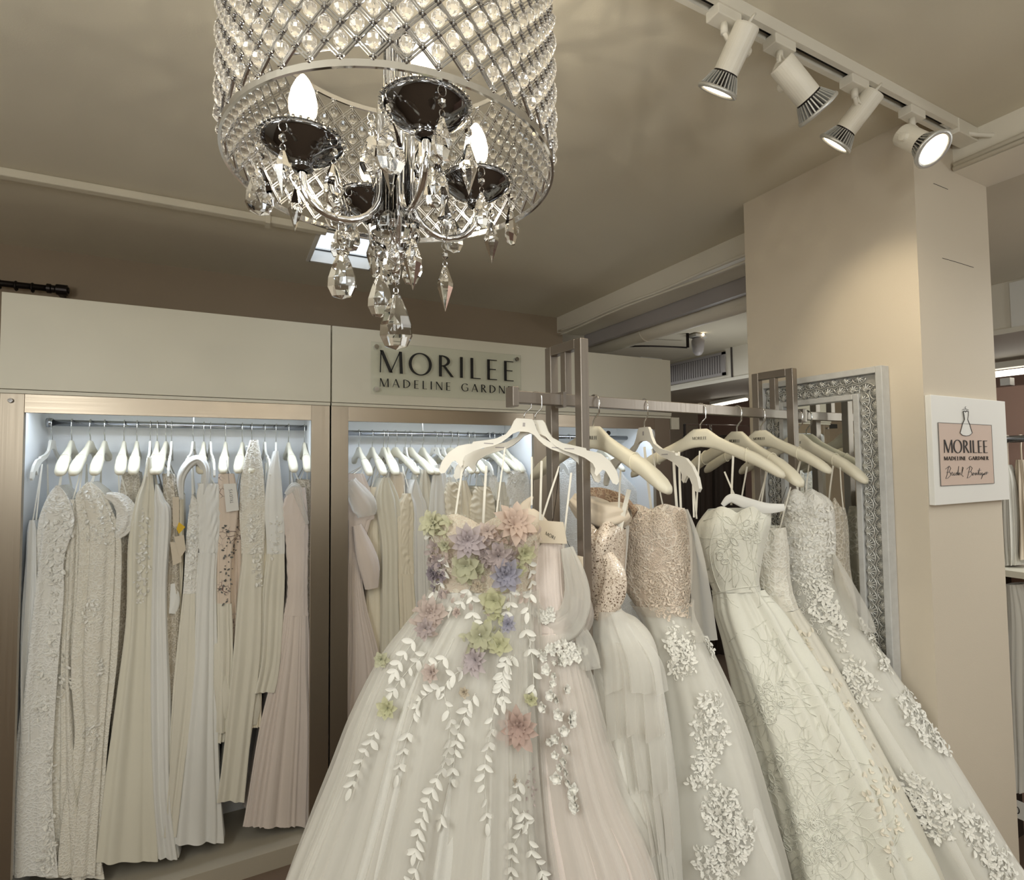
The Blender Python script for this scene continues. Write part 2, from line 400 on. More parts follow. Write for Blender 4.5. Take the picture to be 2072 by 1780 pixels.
# conduits on the beam
def conduit(label, pts, r, m, n=8):
    o = MB().tube(pts, r, n).build('cable_conduit', m, smooth=True); return tag(o, label, 'conduit')
conduit('upper thin cable conduit along the beam beside the round duct', [(1.795, y, 2.409+.004*math.sin(y*9)) for y in np.linspace(1.3, 2.82, 30)], .006, M['duct'])
conduit('lower drooping cable running beneath the beam to the pillar', [(1.80, y, 2.392-.006*math.sin(y*5)) for y in np.linspace(1.3, 2.83, 30)], .005, M['duct'])
conduit('white cable conduit clipped on the beam right of the pillar', [(1.788, .76, 2.418), (1.785, .2, 2.43), (1.785, -.6, 2.43)], .008, M['white'])
conduit('second white conduit just under the first, right of the pillar', [(1.786, .762, 2.408), (1.79, -.6, 2.408)], .006, M['white'])
conduit('twisted power cable from the track end to the right', [P(1948, 268, Y=.72), P(1975, 272, Y=.70), P(2005, 274, Y=.68), P(2040, 268, Y=.66), P(2090, 255, Y=.62)], .006, M['white'])
t = thing('cable_trunking', 'pale cable trunking across the ceiling above the left cabinet', 'trunking', (-.8, 2.13, 2.49))
MB().box((-2.5, 2.115, 2.474), (.33, 2.15, 2.5)).build('trunk', M['ceil'], t, bevel=.004)
b = MB().box((.118, 2.108, 2.468), (.134, 2.157, 2.5)); b.build('joint_cover', M['ceil'], t)

# recessed square light
t = thing('ceiling_light', 'square recessed ceiling light with white lip behind the chandelier', 'ceiling light', ((hx0+hx1)/2, 2.36, 2.5))
b = MB()
e = .012
b.box((hx0-e, hy0-e, 2.494), (hx0+.004, hy1+e, 2.5)).box((hx1-.004, hy0-e, 2.494), (hx1+e, hy1+e, 2.5))
b.box((hx0, hy0-e, 2.494), (hx1, hy0+.004, 2.5)).box((hx0, hy1-.004, 2.494), (hx1, hy1+e, 2.5))
b.box((hx0, hy0, 2.5), (hx0+.004, hy1, 2.56)).box((hx1-.004, hy0, 2.5), (hx1, hy1, 2.56)).box((hx0, hy0, 2.5), (hx1, hy0+.004, 2.56)).box((hx0, hy1-.004, 2.5), (hx1, hy1, 2.56))
b.build('frame', M['card'], t)
MB().box((hx0+.004, hy0+.004, 2.558), (hx1-.004, hy1-.004, 2.562)).build('diffuser', M['led'], t)
MB().box((hx0+.004, hy1-.006, 2.545), (hx1-.004, hy1-.004, 2.551)).build('shadow_gap', M['black'], t)

# curtain rod high on the back wall
t = thing('curtain_rod', 'dark metal curtain rod with rings above the left cabinet', 'curtain rod', (-.6, 2.78, 2.3))
q0 = P(140, 588, Y=2.78); q1 = q0+Vector((-.75, 0, 0))
MB().tube([q1, q0], .0125, 12).build('rod', M['dark'], t, smooth=True)
MB().lathe([(.0001, -.03), (.019, -.03), (.019, -.018), (.015, -.015), (.015, -.005), (.021, 0), (.021, .035), (.0001, .04)], q0-Vector((.04, 0, 0)), 16, (1, 0, 0)).build('finial', M['dark'], t, smooth=False)
for i in range(5):
    c = q0+Vector((-.115-.05*i, 0, -.004))
    r_ = MB().tube([c+Vector((0, .017*math.cos(a), .017*math.sin(a))) for a in np.linspace(0, 2*PI, 14, endpoint=False)], .0035, 6, closed=True).build('curtain_ring', M['dark'], t, smooth=True)
MB().bar(q0+Vector((-.03, 0, -.01)), q0+Vector((-.03, .07, -.01)), .015, .02).build('wall_bracket', M['dark'], t)

# ------------------------------------------------------------------ display cabinets
FY = 2.465                         # front plane
def cabinet(x0, x1, o0, o1, label, extra=None):
    r = thing('display_cabinet', label, 'display cabinet', ((x0+x1)/2, FY+.18, 0))
    MB().box((x0+.003, FY-.018, 1.876), (x1-.003, FY+.002, 2.207)).build('top_panel', M['panel'], r, bevel=.0015)
    b = MB(); b.box((x0+.003, FY+.002, 1.865), (x1-.003, 2.845, 1.872)).box((x0+.003, FY+.004, 1.86), (x1-.003, FY+.02, 2.2)); b.build('carcass_top', M['panel'], r)
    MB().box((o0, FY-.003, 1.797), (o1, FY+.015, 1.862)).build('lintel', M['steel'], r, bevel=.001)
    for a, c in ((x0+.003, o0), (o1, x1-.003)):
        MB().box((a, FY-.004, 0), (c, FY+.02, 1.862)).build('upright', M['steelz'], r, bevel=.001)
    MB().box((x0+.003, FY-.012, 1.862), (x1-.003, FY+.01, 1.874)).build('shadow_trim', M['panel'], r)
    MB().box((x0+.004, 2.83, 0), (x1-.004, 2.845, 1.865)).build('back_panel', M['inner'], r)
    MB().box((o0-.035, FY+.02, 0), (o0-.015, 2.83, 1.865)).build('side_panel', M['inner'], r); MB().box((o1+.015, FY+.02, 0), (o1+.035, 2.83, 1.865)).build('side_panel', M['inner'], r)
    MB().box((o0-.015, FY+.02, .0), (o1+.015, 2.83, .07)).build('cabinet_floor', M['cabfloor'], r)
    MB().box((o0, FY-.002, .0), (o1, FY+.02, .072)).build('plinth', M['cabfloor'], r)
    MB().box((o0-.01, FY+.024, 1.838), (o1+.01, FY+.05, 1.846)).build('light_strip', M['ledstrip'], r)
    area('cabinet_light', ((o0+o1)/2, FY+.045, 1.836), (math.radians(-12), 0, 0), o1-o0, 3.4*(o1-o0), COOL, .03)
    return r
c1 = cabinet(-.685, .401, -.617, .323, 'left steel framed display cabinet full of wedding dresses')
c2 = cabinet(.401, 1.482, .476, 1.405, 'middle steel framed display cabinet with lettered sign on its fascia')
c3 = cabinet(1.482, 2.335, 1.545, 2.215, 'right steel framed display cabinet seen behind the rolling rail')
for c, a, b_, z in ((c1, -.60, .338, 1.782), (c2, .461, 1.42, 1.762), (c3, 1.53, 2.23, 1.76)):
    MB().tube([(a, 2.735, z), (b_, 2.735, z)], .0125, 16).build('hanging_rail', M['rail'], c, smooth=True)
b = MB().tube([(-.617, 2.735, 1.782), (-.6, 2.735, 1.782)], .018, 16); b.build('rail_socket', M['rail'], c1, smooth=True)
for c, a, z in ((c1, P(392, 850, Y=2.735).x, 1.782), (c2, P(855, 850, Y=2.735).x, 1.762)):
    MB().tube([(a, 2.735, z), (a, 2.735, 1.864)], .003, 8).build('rail_hanger_rod', M['hook'], c)
MB().box((2.338, FY-.01, 1.80), (2.40, 2.84, 1.87)).box((2.345, FY+.06, 0), (2.36, 2.84, 1.8)).build('end_panel', M['panel'], c3)
q = P(1231, 876, Y=FY-.01); MB().lathe([(.0001, .006), (.011, .006), (.013, 0), (.013, -.003)], q, 20, (0, -1, 0)).build('door_knob', M['black'], c3)
q = P(21, 810, Y=FY-.01); MB().lathe([(.0001, .004), (.007, .004), (.008, 0)], q, 16, (0, -1, 0)).build('chrome_stud', M['chrome'], c1)
MB().box((-.78, FY-.0, 1.84), (-.69, FY+.3, 1.87)).build('side_bracket', M['black'], c1)

# ------------------------------------------------------------------ lettering
def stroke(pts, wd):
    """flat stroke outline (in glyph units) -> list of quads"""
    out = []
    for i in range(len(pts)-1):
        (x0, y0), (x1, y1) = pts[i], pts[i+1]
        w0 = wd[i] if isinstance(wd, (list, tuple)) else wd; w1 = wd[i+1] if isinstance(wd, (list, tuple)) else wd
        out.append([(x0-w0/2, y0), (x0+w0/2, y0), (x1+w1/2, y1), (x1-w1/2, y1)])
    return out
def hbar(x0, x1, y, t): return [[(x0, y-t/2), (x1, y-t/2), (x1, y+t/2), (x0, y+t/2)]]
def arc(cx, cy, rx, ry, a0, a1, thin, thick, n=20):
    out = []; A = [a0+(a1-a0)*i/n for i in range(n+1)]
    for p, q in zip(A[:-1], A[1:]):
        quad = []
        for a, sgn in ((p, 1), (q, 1), (q, -1), (p, -1)):
            th = thin+(thick-thin)*abs(math.cos(a))**1.6
            quad.append((cx+(rx+sgn*th/2)*math.cos(a), cy+(ry+sgn*th/2)*math.sin(a)))
        out.append(quad)
    return out
tn, tk = .045, .13
GL = {
 'M': (1.02, stroke([(.05, 0), (.08, 1)], tn)+stroke([(.10, 1), (.52, .02)], .14)+stroke([(.50, .02), (.92, 1)], tn)+stroke([(.94, 1), (.98, 0)], tk)),
 'O': (1.08, arc(.53, .5, .47, .5, 0, 2*PI, tn, tk, 36)),
 'R': (.72, stroke([(.1, 0), (.1, 1)], tk)+arc(.14, .74, .36, .24, -PI/2, PI/2, tn, tk, 18)+stroke([(.28, .5), (.68, 0)], .13)),
 'I': (.24, stroke([(.11, 0), (.11, 1)], tk)),
 'L': (.56, stroke([(.1, 0), (.1, 1)], tk)+hbar(.1, .54, .02, .04)),
 'E': (.60, stroke([(.1, 0), (.1, 1)], tk)+hbar(.1, .54, .02, .04)+hbar(.1, .48, .52, .04)+hbar(.1, .54, .98, .04)),
 'A': (.86, stroke([(.05, 0), (.42, 1)], tn)+stroke([(.42, 1), (.80, 0)], .13)+hbar(.18, .66, .34, .035)),
 'D': (.88, stroke([(.1, 0), (.1, 1)], tk)+arc(.1, .5, .68, .48, -PI/2, PI/2, tn, tk, 22)),
 'N': (.88, stroke([(.08, 0), (.08, 1)], tn)+stroke([(.09, 1), (.78, 0)], .14)+stroke([(.79, 0), (.79, 1)], tn)),
 'G': (.92, arc(.5, .5, .44, .48, .25*PI, 1.80*PI, tn, tk, 26)+stroke([(.84, .12), (.84, .46)], .09)+hbar(.62, .86, .46, .04)),
 'T': (.7, stroke([(.35, 0), (.35, 1)], .13)+hbar(.02, .68, .94, .12)),
 'U': (.8, stroke([(.12, .32), (.12, 1)], .13)+stroke([(.68, .32), (.68, 1)], .13)+arc(.4, .32, .28, .28, PI, 2*PI, .12, .13, 14)),
 'Y': (.76, stroke([(.38, 0), (.38, .45)], .13)+stroke([(.38, .4), (.07, 1)], .14)+stroke([(.38, .4), (.69, 1)], .14)),
 'S': (.7, arc(.35, .73, .24, .22, .15*PI, 1.5*PI, .12, .13, 14)+arc(.35, .27, .24, .22, -.85*PI, .5*PI, .12, .13, 14)),
 ' ': (.55, []),
}
def text(mb, s, o, u, v, t, h, width=None, gap=.16):
    """writes s from o along unit u with cap height h; width = full length"""
    adv = sum(GL[c][0] for c in s)+gap*(len(s)-1); sx = (width/adv) if width else h
    x = 0; o = Vector(o); u = Vector(u); v = Vector(v)
    for c in s:
        for qd in GL[c][1]: mb.quadprism([o+u*((x+a)*sx)+v*(b*h) for a, b in qd], t)
        x += GL[c][0]+gap
    return mb
def lettering(name, items, m, parent, t=(0, -.002, 0)):
    b = MB()
    for s, p0, p1, vv, h in items:
        p0 = Vector(p0); p1 = Vector(p1); u = (p1-p0); text(b, s, p0, u.normalized(), vv, t, h, u.length)
    return b.build(name, m, parent)

# acrylic fascia sign
sg = thing('shop_sign', 'clear acrylic sign with black lettering on the middle cabinet fascia', 'sign', (.93, FY-.03, 1.92))
Ys = FY-.036
MB().box((.567, Ys, 1.917), (1.317, Ys+.006, 2.150)).build('acrylic_plate', M['acrylic'], sg, bevel=.001)
for x in (.590, 1.293):
    for z in (1.940, 2.128):
        MB().lathe([(.0001, .008), (.010, .008), (.0115, .004), (.0115, -.018)], (x, Ys, z), 20, (0, -1, 0)).build('standoff_bolt', M['chrome'], sg)
def sp(x, y): return P(x, y, Y=Ys-.002)
p0, p1 = sp(767, 753), sp(1041, 773)
p1.z = p0.z
b = MB(); text(b, 'MORILEE', p0, (1, 0, 0), (0, 0, 1), (0, -.004, 0), sp(767, 708).z-p0.z, p1.x-p0.x, .30); b.build('large_lettering', M['ink'], sg)
p0 = sp(768, 782); p1 = sp(1052, 800); p1.z = p0.z
b = MB(); text(b, 'MADELINE GARDNER', p0, (1, 0, 0), (0, 0, 1), (0, -.004, 0), sp(768, 765).z-p0.z, p1.x-p0.x, .42); b.build('small_lettering', M['ink'], sg)

# framed sign on the pillar
Yp = .7675
sg = thing('wall_sign', 'square white sign with blush centre and gown outline on the pillar', 'sign', (1.8, Yp, 1.486))
MB().box((1.598, Yp-.014, 1.486), (1.997, Yp, 1.768)).build('board', M['card'], sg, bevel=.001)
Yf = Yp-.0145
pk0 = P(1903, 983, Y=Yf); pk1 = P(2005, 860, Y=Yf)
MB().box((pk0.x, Yf-.001, pk0.z), (pk1.x, Yf, pk1.z)).build('blush_panel', M['pink'], sg)
b = MB(); lw = .0012
for (a, c) in (((pk0.x, pk0.z), (pk1.x, pk0.z)), ((pk1.x, pk0.z), (pk1.x, pk1.z)), ((pk1.x, pk1.z), (pk0.x, pk1.z)), ((pk0.x, pk1.z), (pk0.x, pk0.z))):
    b.bar((a[0], Yf-.001, a[1]), (c[0], Yf-.001, c[1]), lw, lw, (0, 1, 0))
b.build('panel_border', M['grey'], sg)
def sq(x, y): return P(x, y, Y=Yf-.0015)
def crop6(x, y): return sq(1500+x/3.423, 540+y/3.423)
gown_l = [(1536, 1000), (1541, 1030), (1545, 1055), (1530, 1090), (1514, 1150), (1530, 1165), (1556, 1170), (1580, 1166), (1598, 1150), (1580, 1090), (1566, 1055), (1570, 1030), (1572, 1000)]
Ol = [crop6(*q) for q in gown_l]
MB().add([p for p in Ol], [tuple(range(len(Ol)))]).build('gown_drawing_fill', M['card'], sg)
b = MB(); b.tube([p+Vector((0, -.0006, 0)) for p in Ol], .0008, 5, closed=True)
b.tube([crop6(*q) for q in ((1536, 1000), (1545, 996), (1552, 1006), (1560, 996), (1572, 1000))], .0008, 5)
b.tube([crop6(*q) for q in ((1532, 990), (1545, 984), (1553, 982), (1562, 985), (1574, 992))], .0006, 5)
b.tube([crop6(*q) for q in ((1553, 982), (1550, 972), (1555, 966))], .0006, 5)
b.build('gown_drawing', M['ink'], sg)
def line(s, x0, x1, yb, yt, m, gap, nm):
    p0 = crop6(x0, yb); p1 = crop6(x1, yb); p1.z = p0.z; h = crop6(x0, yt).z-p0.z
    b = MB(); text(b, s, p0, (1, 0, 0), (0, 0, 1), (0, -.001, 0), h, p1.x-p0.x, gap); return b.build(nm, m, sg)
line('MORILEE', 1404, 1708, 1287, 1196, M['ink'], .12, 'large_lettering')
line('MADELINE GARDNER', 1405, 1712, 1339, 1312, M['ink'], .2, 'small_lettering')
b = MB()
SC = [[(1415, 1400), (1440, 1378), (1452, 1395), (1438, 1420), (1422, 1422), (1445, 1420), (1452, 1440), (1432, 1462), (1416, 1466), (1425, 1440), (1432, 1400), (1436, 1384)],
      [(1452, 1432), (1462, 1420), (1460, 1444), (1470, 1440), (1474, 1424), (1474, 1444), (1484, 1440), (1496, 1424), (1488, 1424), (1484, 1440), (1494, 1442), (1502, 1410), (1506, 1380), (1500, 1440), (1510, 1424), (1502, 1432), (1506, 1442), (1516, 1424), (1516, 1440), (1526, 1436), (1538, 1390), (1532, 1384), (1526, 1440), (1538, 1450)],
      [(1562, 1400), (1585, 1378), (1600, 1392), (1590, 1415), (1572, 1420), (1594, 1418), (1598, 1438), (1580, 1456), (1564, 1462), (1572, 1436), (1580, 1400), (1582, 1384)],
      [(1600, 1436), (1608, 1424), (1614, 1434), (1604, 1444), (1600, 1434), (1616, 1430), (1622, 1424), (1620, 1442), (1632, 1424), (1630, 1440), (1638, 1436), (1650, 1394), (1642, 1440), (1650, 1438), (1654, 1424), (1654, 1440), (1664, 1436), (1672, 1424), (1664, 1426), (1662, 1440), (1672, 1434), (1662, 1468), (1678, 1430), (1680, 1440), (1688, 1424), (1686, 1438), (1694, 1434), (1704, 1418), (1694, 1420), (1696, 1436), (1710, 1424)],
      [(1636, 1410), (1660, 1406)]]
for s_ in SC: b.tube([crop6(*q) for q in s_], .00065, 5)
b.build('script_lettering', M['ink'], sg)

# ------------------------------------------------------------------ carved mirror on the pillar
XM = 1.595
my0, my1, mz0, mz1 = .848, 1.235, .35, 1.857
mr = thing('wall_mirror', 'tall mirror in a carved silver frame on the pillar', 'mirror', (XM, (my0+my1)/2, mz0))
def ring(nm, a, b_, x0, x1, m):
    """rectangular ring between insets a and b_"""
    q = MB(); q.box((x0, my0+a, mz0+a), (x1, my0+b_, mz1-a)).box((x0, my1-b_, mz0+a), (x1, my1-a, mz1-a))
    q.box((x0, my0+b_, mz1-b_), (x1, my1-b_, mz1-a)).box((x0, my0+b_, mz0+a), (x1, my1-b_, mz0+b_))
    return q.build(nm, m, mr, bevel=.002)
ring('outer_moulding', 0, .018, XM-.036, XM-.001, M['greyw'])
ring('silver_band', .018, .068, XM-.02, XM-.001, M['silver'])
ring('inner_moulding', .068, .084, XM-.03, XM-.001, M['greyw'])
MB().box((XM-.012, my0+.083, mz0+.083), (XM-.004, my1-.083, mz1-.083)).build('mirror_glass', M['mirror'], mr)
def fan(b, o, u, v, s, nx=Vector((-1, 0, 0))):
    o = Vector(o); u = Vector(u); v = Vector(v)
    for k in range(-3, 4):
        a = k*.33; pts = []
        for j in range(6):
            q = j/5; L = s*(.95-.1*abs(k))
            pts.append(o+u*(math.sin(a*(.4+.8*q))*L*q*1.0)+v*(math.cos(a*(.4+.8*q))*L*q)+nx*(.002+.003*math.sin(q*PI)))
        b.tube(pts, [.0028*(1-.5*j/5) for j in range(6)], 5)
    for r_ in (.45, 1.0):
        b.tube([o+u*(math.sin(a)*s*r_*.92)+v*(math.cos(a)*s*r_*.92)+nx*.003 for a in np.linspace(-1.25, 1.25, 9)], .0020, 5)
b = MB(); X0 = XM-.0205; st = .036; k = 0
z = mz0+.05
while z < mz1-.06:
    for yy, sg_ in ((my0+.066, -1), (my1-.066, 1)):
        fan(b, (X0, yy, z), (0, 0, 1), (0, sg_, 0), .027); fan(b, (X0, yy+sg_*.046, z+st/2), (0, 0, 1), (0, -sg_, 0), .022)
    z += st
y = my0+.05
while y < my1-.04:
    fan(b, (X0, y, mz1-.066), (0, 1, 0), (0, 0, 1), .027); fan(b, (X0, y+st/2, mz1-.02), (0, 1, 0), (0, 0, -1), .022); y += st
b.build('carved_ornament', M['silver'], mr, smooth=True)

# ------------------------------------------------------------------ rolling rail
RP = Vector((.676, 1.035, 0)); RA = Vector((1, .075, 0)).normalized(); RN = Vector((-RA.y, RA.x, 0))
ZB = 1.742
def bar_at(t, z=0.0): return Vector((RP.x+RA.x*t, RP.y+RA.y*t, z))
def bar_t(x):
    lo, hi = -.4, 1.3
    for _ in range(40):
        m = (lo+hi)/2; q = ROT.inverted() @ (bar_at(m, ZB)-CAM)
        if CX+F*q.x/-q.z < x: lo = m
        else: hi = m
    return lo
rk = thing('garment_rail', 'square tube steel garment rail carrying the front row of gowns', 'garment rail', (1.06, 1.06, 0))
s_ = .022
MB().bar(bar_at(-.135, ZB), bar_at(.90, ZB), s_, .026).build('hanging_bar', M['rack'], rk, bevel=.0015)
MB().bar(bar_at(-.150, ZB), bar_at(-.135, ZB), .03, .042).build('end_cap', M['rack'], rk, bevel=.0015)
MB().bar(bar_at(.90, ZB), bar_at(.915, ZB), .03, .042).build('end_cap', M['rack'], rk, bevel=.0015)
MB().bar(bar_at(-.02, ZB), bar_at(-.012, ZB), .03, .034).build('bar_collar', M['rack'], rk)
for t0 in (0, .775):
    for sg_ in (-1, 1):
        p = bar_at(t0)+RN*(.055*sg_)
        MB().bar((p.x, p.y, .06), (p.x, p.y, 1.87), s_, s_, RN).build('post', M['rack'], rk, bevel=.0015)
        MB().tube([(p.x, p.y, .0), (p.x, p.y, .06)], .025, 12).build('caster', M['black'], rk)
    MB().bar(bar_at(t0, 1.86)-RN*.044, bar_at(t0, 1.86)+RN*.044, s_, s_).build('top_tie', M['rack'], rk, bevel=.0015)
    p = bar_at(t0); MB().bar((p.x, p.y, ZB), (p.x, p.y, 1.85), .018, .018, RN).build('centre_drop', M['rack'], rk, bevel=.001)
    MB().bar(bar_at(t0, .1)-RN*.25, bar_at(t0, .1)+RN*.25, s_, s_).build('foot', M['rack'], rk)
MB().bar(bar_at(0, .1), bar_at(.775, .1), s_, s_).build('base_rail', M['rack'], rk)

# ------------------------------------------------------------------ hangers (built at their neck top: x along the arms, z up)
def hook_pts(zb, r=.0165, bend=.006):
    pts = [(0, 0, -.005), (0, 0, .012), (bend, 0, .02), (r, 0, .03), (r, 0, zb-.0)]
    for a in np.linspace(0, PI, 10)[1:]: pts.append((r*math.cos(a), 0, zb+r*math.sin(a)))
    pts.append((-r, 0, zb-.008)); return pts
def padded_mesh():
    s = np.array([0, .018, .03, .05, .08, .12, .15, .18, .2, .212, .216])
    top = np.array([0, 0, -.008, -.024, -.040, -.058, -.072, -.092, -.108, -.120, -.128])
    bot = np.array([-.052, -.054, -.056, -.062, -.075, -.094, -.108, -.125, -.136, -.139, -.134])
    wd = np.array([.0075, .0075, .008, .009, .012, .016, .0185, .0195, .018, .012, .004])
    xs = np.concatenate([-s[::-1][:-1], s]); T = np.concatenate([top[::-1][:-1], top]); B = np.concatenate([bot[::-1][:-1], bot]); W = np.concatenate([wd[::-1][:-1], wd])
    V = []; n = 14
    for x, t, bo, w_ in zip(xs, T, B, W):
        for k in range(n):
            a = 2*PI*k/n; ca = math.cos(a); sa = math.sin(a)
            V.append((x, w_*np.sign(ca)*abs(ca)**.7, (t+bo)/2+(t-bo)/2*np.sign(sa)*abs(sa)**.7))
    Fc = [(i*n+k, i*n+(k+1) % n, (i+1)*n+(k+1) % n, (i+1)*n+k) for i in range(len(xs)-1) for k in range(n)]
    Fc += [tuple(range(n-1, -1, -1)), tuple((len(xs)-1)*n+k for k in range(n))]
    return V, Fc
def plastic_mesh():
    half = [(0, 0), (.020, 0), (.026, -.006), (.034, -.026), (.045, -.042), (.07, -.055), (.10, -.062), (.128, -.067), (.130, -.073), (.142, -.074), (.165, -.080), (.188, -.098), (.204, -.122), (.210, -.145), (.204, -.153), (.194, -.150), (.186, -.136), (.178, -.122), (.170, -.118), (.162, -.126), (.156, -.134), (.150, -.128), (.152, -.116), (.146, -.104), (.125, -.090), (.10, -.081), (.075, -.074), (.055, -.064), (.040, -.052), (.028, -.040), (.014, -.034), (0, -.033)]
    b = MB()
    # split the plate into convex-ish strips so the outline keeps its notches
    from mathutils.geometry import tessellate_polygon
    full = half+[(-x, z) for x, z in half[::-1][1:-1]]
    tri = tessellate_polygon([[Vector((x, z, 0)) for x, z in full]])
    n = len(full); V = [(x, -.0035, z) for x, z in full]+[(x, .0035, z) for x, z in full]
    Fc = [tuple(t) for t in tri]+[tuple(i+n for i in t[::-1]) for t in tri]+[(i, (i+1) % n, n+(i+1) % n, n+i) for i in range(n)]
    return V, Fc
PV, PF = padded_mesh(); QV, QF = plastic_mesh()
def make_hanger(kind, zb, word=True, cord=False):
    o = bpy.data.objects.new('padded_hanger' if kind == 'padded' else 'plastic_hanger', None); o.empty_display_size = .05; C.objects.link(o)
    if kind == 'padded':
        obj('body', PV, PF, M['creamp'], o, True, True)
        bb = MB()
        for sx in (-1, 1): bb = MB().tube([(sx*.125+.001*math.cos(a)*sx, .0175*math.cos(a), -.078+.021*math.sin(a)) for a in np.linspace(0, 2*PI, 16, endpoint=False)], .0012, 5, closed=True); bb.build('shoulder_seam', M['creamp'], o, local=True)
        if word:
            b = MB(); text(b, 'MORILEE', (-.020, -.0082, -.031), (1, 0, 0), (0, 0, 1), (0, -.0006, 0), .0082, .040, .2); b.build('lettering', M['ink'], o, local=True)
    else:
        p = obj('body', QV, QF, M['whitep'], o, False, True); bv = p.modifiers.new('bevel', 'BEVEL'); bv.width = .0014; bv.segments = 2; bv.limit_method = 'ANGLE'
        MB().box((-.003, -.0042, -.020), (.003, -.0030, -.010)).build('moulded_slot', M['greyp'], o, local=True)
        for sx in (-1, 1): MB().box((sx*.088-.012, -.0040, -.0705), (sx*.088+.012, -.0032, -.068)).build('strap_slot', M['greyp'], o, local=True)
    MB().tube(hook_pts(zb), .0016 if kind == 'plastic' else .0021, 8).build('hook', M['hook'], o, True, True)
    return o
def copy_tree(o, parent=None):
    c = o.copy(); C.objects.link(c); c.parent = parent
    for ch in list(o.children): copy_tree(ch, c)
    return c
NECKZ = 1.687
RACKH = [  # hook pixel x, yaw, kind, scale, roll, label
 (1060, -22, 'plastic', .82, 4, 'white notched plastic hanger nearest the rail end, holding the flower gown'),
 (1082, -41, 'plastic', .86, 2, 'white plastic hanger just behind the front one, holding the draped blush gown'),
 (1200, -80, 'padded', 1, 3, 'cream broad shouldered hanger hooked beside the near rail post'),
 (1303, -98, 'plastic', .98, 0, 'white plastic hanger alone between two cream hangers, holding the nude lace gown'),
 (1416, -66, 'padded', .94, 0, 'cream lettered hanger right above the ivory jacquard gown'),
 (1490, -96, 'padded', 1, 3, 'cream hanger half hidden between two lettered cream hangers'),
 (1538, -84, 'padded', .9, 0, 'cream hanger with printed word just before the far rail posts'),
 (1612, -92, 'padded', 1, 3, 'last cream hanger beyond the far rail posts, beside the mirror')]
HN = []
protoR = {}
for x, yaw, kind, hsc, roll, label in RACKH:
    if kind not in protoR: o = make_hanger(kind, ZB-NECKZ); protoR[kind] = o
    else: o = copy_tree(protoR[kind])
    t = bar_t(x); o.location = bar_at(t, ZB-(ZB-NECKZ)*hsc); o.rotation_euler = (0, math.radians(roll), math.radians(yaw)); o.scale = (hsc,)*3
    tag(o, label, 'hanger'); HN.append((t, yaw))

# ------------------------------------------------------------------ gowns
def fold_field(kind, seed, th):
    r = np.random.default_rng(seed); f = np.zeros_like(th)
    if kind == 'tulle':
        for k, a in ((7, .5), (13, .5), (23, .45), (37, .35), (53, .2)):
            f += a*(1-2*np.abs(np.sin((k*th+r.uniform(0, 6.28))/2+.6*np.sin(2*th+r.uniform(0, 6)))))
        return f/1.4
    if kind == 'satin':
        for k, a in ((4, .8), (7, .6), (11, .4), (17, .12)):
            f += a*np.sin(k*th+r.uniform(0, 6.28)+.8*np.sin(th*2+r.uniform(0, 6)))
        return f/1.5
    for k, a in ((5, .7), (9, .5), (16, .25)): f += a*np.sin(k*th+r.uniform(0, 6.28))
    return f/1.4
class Gown: pass
def make_surface(g, seed, off=0, N=None, kind='satin', amp=(0, .02), vr=None, neck=None, cups=0, ruch=0, phase=0):
    """returns verts, faces for the rows between v0..v1 of the key rows"""
    keys = g.keys; n = len(keys); v0, v1 = vr or (0, n-1); v1 = min(v1, n-1)
    N = N or g.N; dens = g.M
    Mv = max(6, int((v1-v0)/max(1, g.nrows-1)*dens)); v = np.linspace(v0, v1, Mv)
    K = catmull(keys, v)
    L = K[:, 0:3]; Rr = K[:, 3:6]; tf = np.maximum(K[:, 6], .004); tb = np.maximum(K[:, 7], .004)
    c = (L+Rr)/2; h = (Rr-L)/2; hl = np.linalg.norm(h, axis=1)+1e-9; hh = h/hl[:, None]
    th = np.linspace(0, 2*PI, N, endpoint=False)
    ct, st = np.cos(th), np.sin(th); e = .85
    cx = np.sign(ct)*np.abs(ct)**e; sx = np.sign(st)*np.abs(st)**e
    T = np.where(st[None, :] > 0, tf[:, None], tb[:, None])
    nn = np.array(g.n)
    pos = c[:, None, :]+h[:, None, :]*cx[None, :, None]+nn[None, None, :]*(T*sx[None, :])[:, :, None]
    out = hh[:, None, :]*ct[None, :, None]+nn[None, None, :]*st[None, :, None]
    out /= np.linalg.norm(out, axis=2)[:, :, None]
    f = fold_field(kind, seed, th)[None, :]
    vv = (v-v0)/max(1e-6, min(v1, g.nrows)-v0); A = amp[0]+(amp[1]-amp[0])*np.clip(vv, 0, 1.15)**.9
    d = f*A[:, None]+off
    # gentle change of folds going down
    d = d+(.25*A[:, None])*np.sin(3*th[None, :]+5*vv[:, None]*2+seed)
    if cups:
        for s0 in (-.42, .42):
            d = d+cups*np.exp(-((cx[None, :]-s0)/.33)**2)*(st[None, :] > 0)*np.exp(-((vv[:, None]-.22)/.22)**2)
    if ruch:
        zz = pos[:, :, 2]
        d = d+ruch*np.sin(zz*260+3*np.sin(zz*40+cx[None, :]*4)+cx[None, :]*6)*(.6+.4*np.sin(th[None, :]*3+seed))
    pos = pos+out*d[:, :, None]
    if neck is not None:
        fr = np.array([neck(float(q), bool(s > 0)) for q, s in zip(cx, st)])
        pos[:, :, 2] += fr[None, :]*np.clip(1-vv[:, None]/.35, 0, 1)**1.3
    idx = np.arange(Mv*N).reshape(Mv, N)
    a = idx[:-1, :]; b_ = idx[1:, :]
    Fc = np.stack([a, b_, np.roll(b_, -1, 1), np.roll(a, -1, 1)], -1).reshape(-1, 4)
    return pos.reshape(-1, 3), Fc
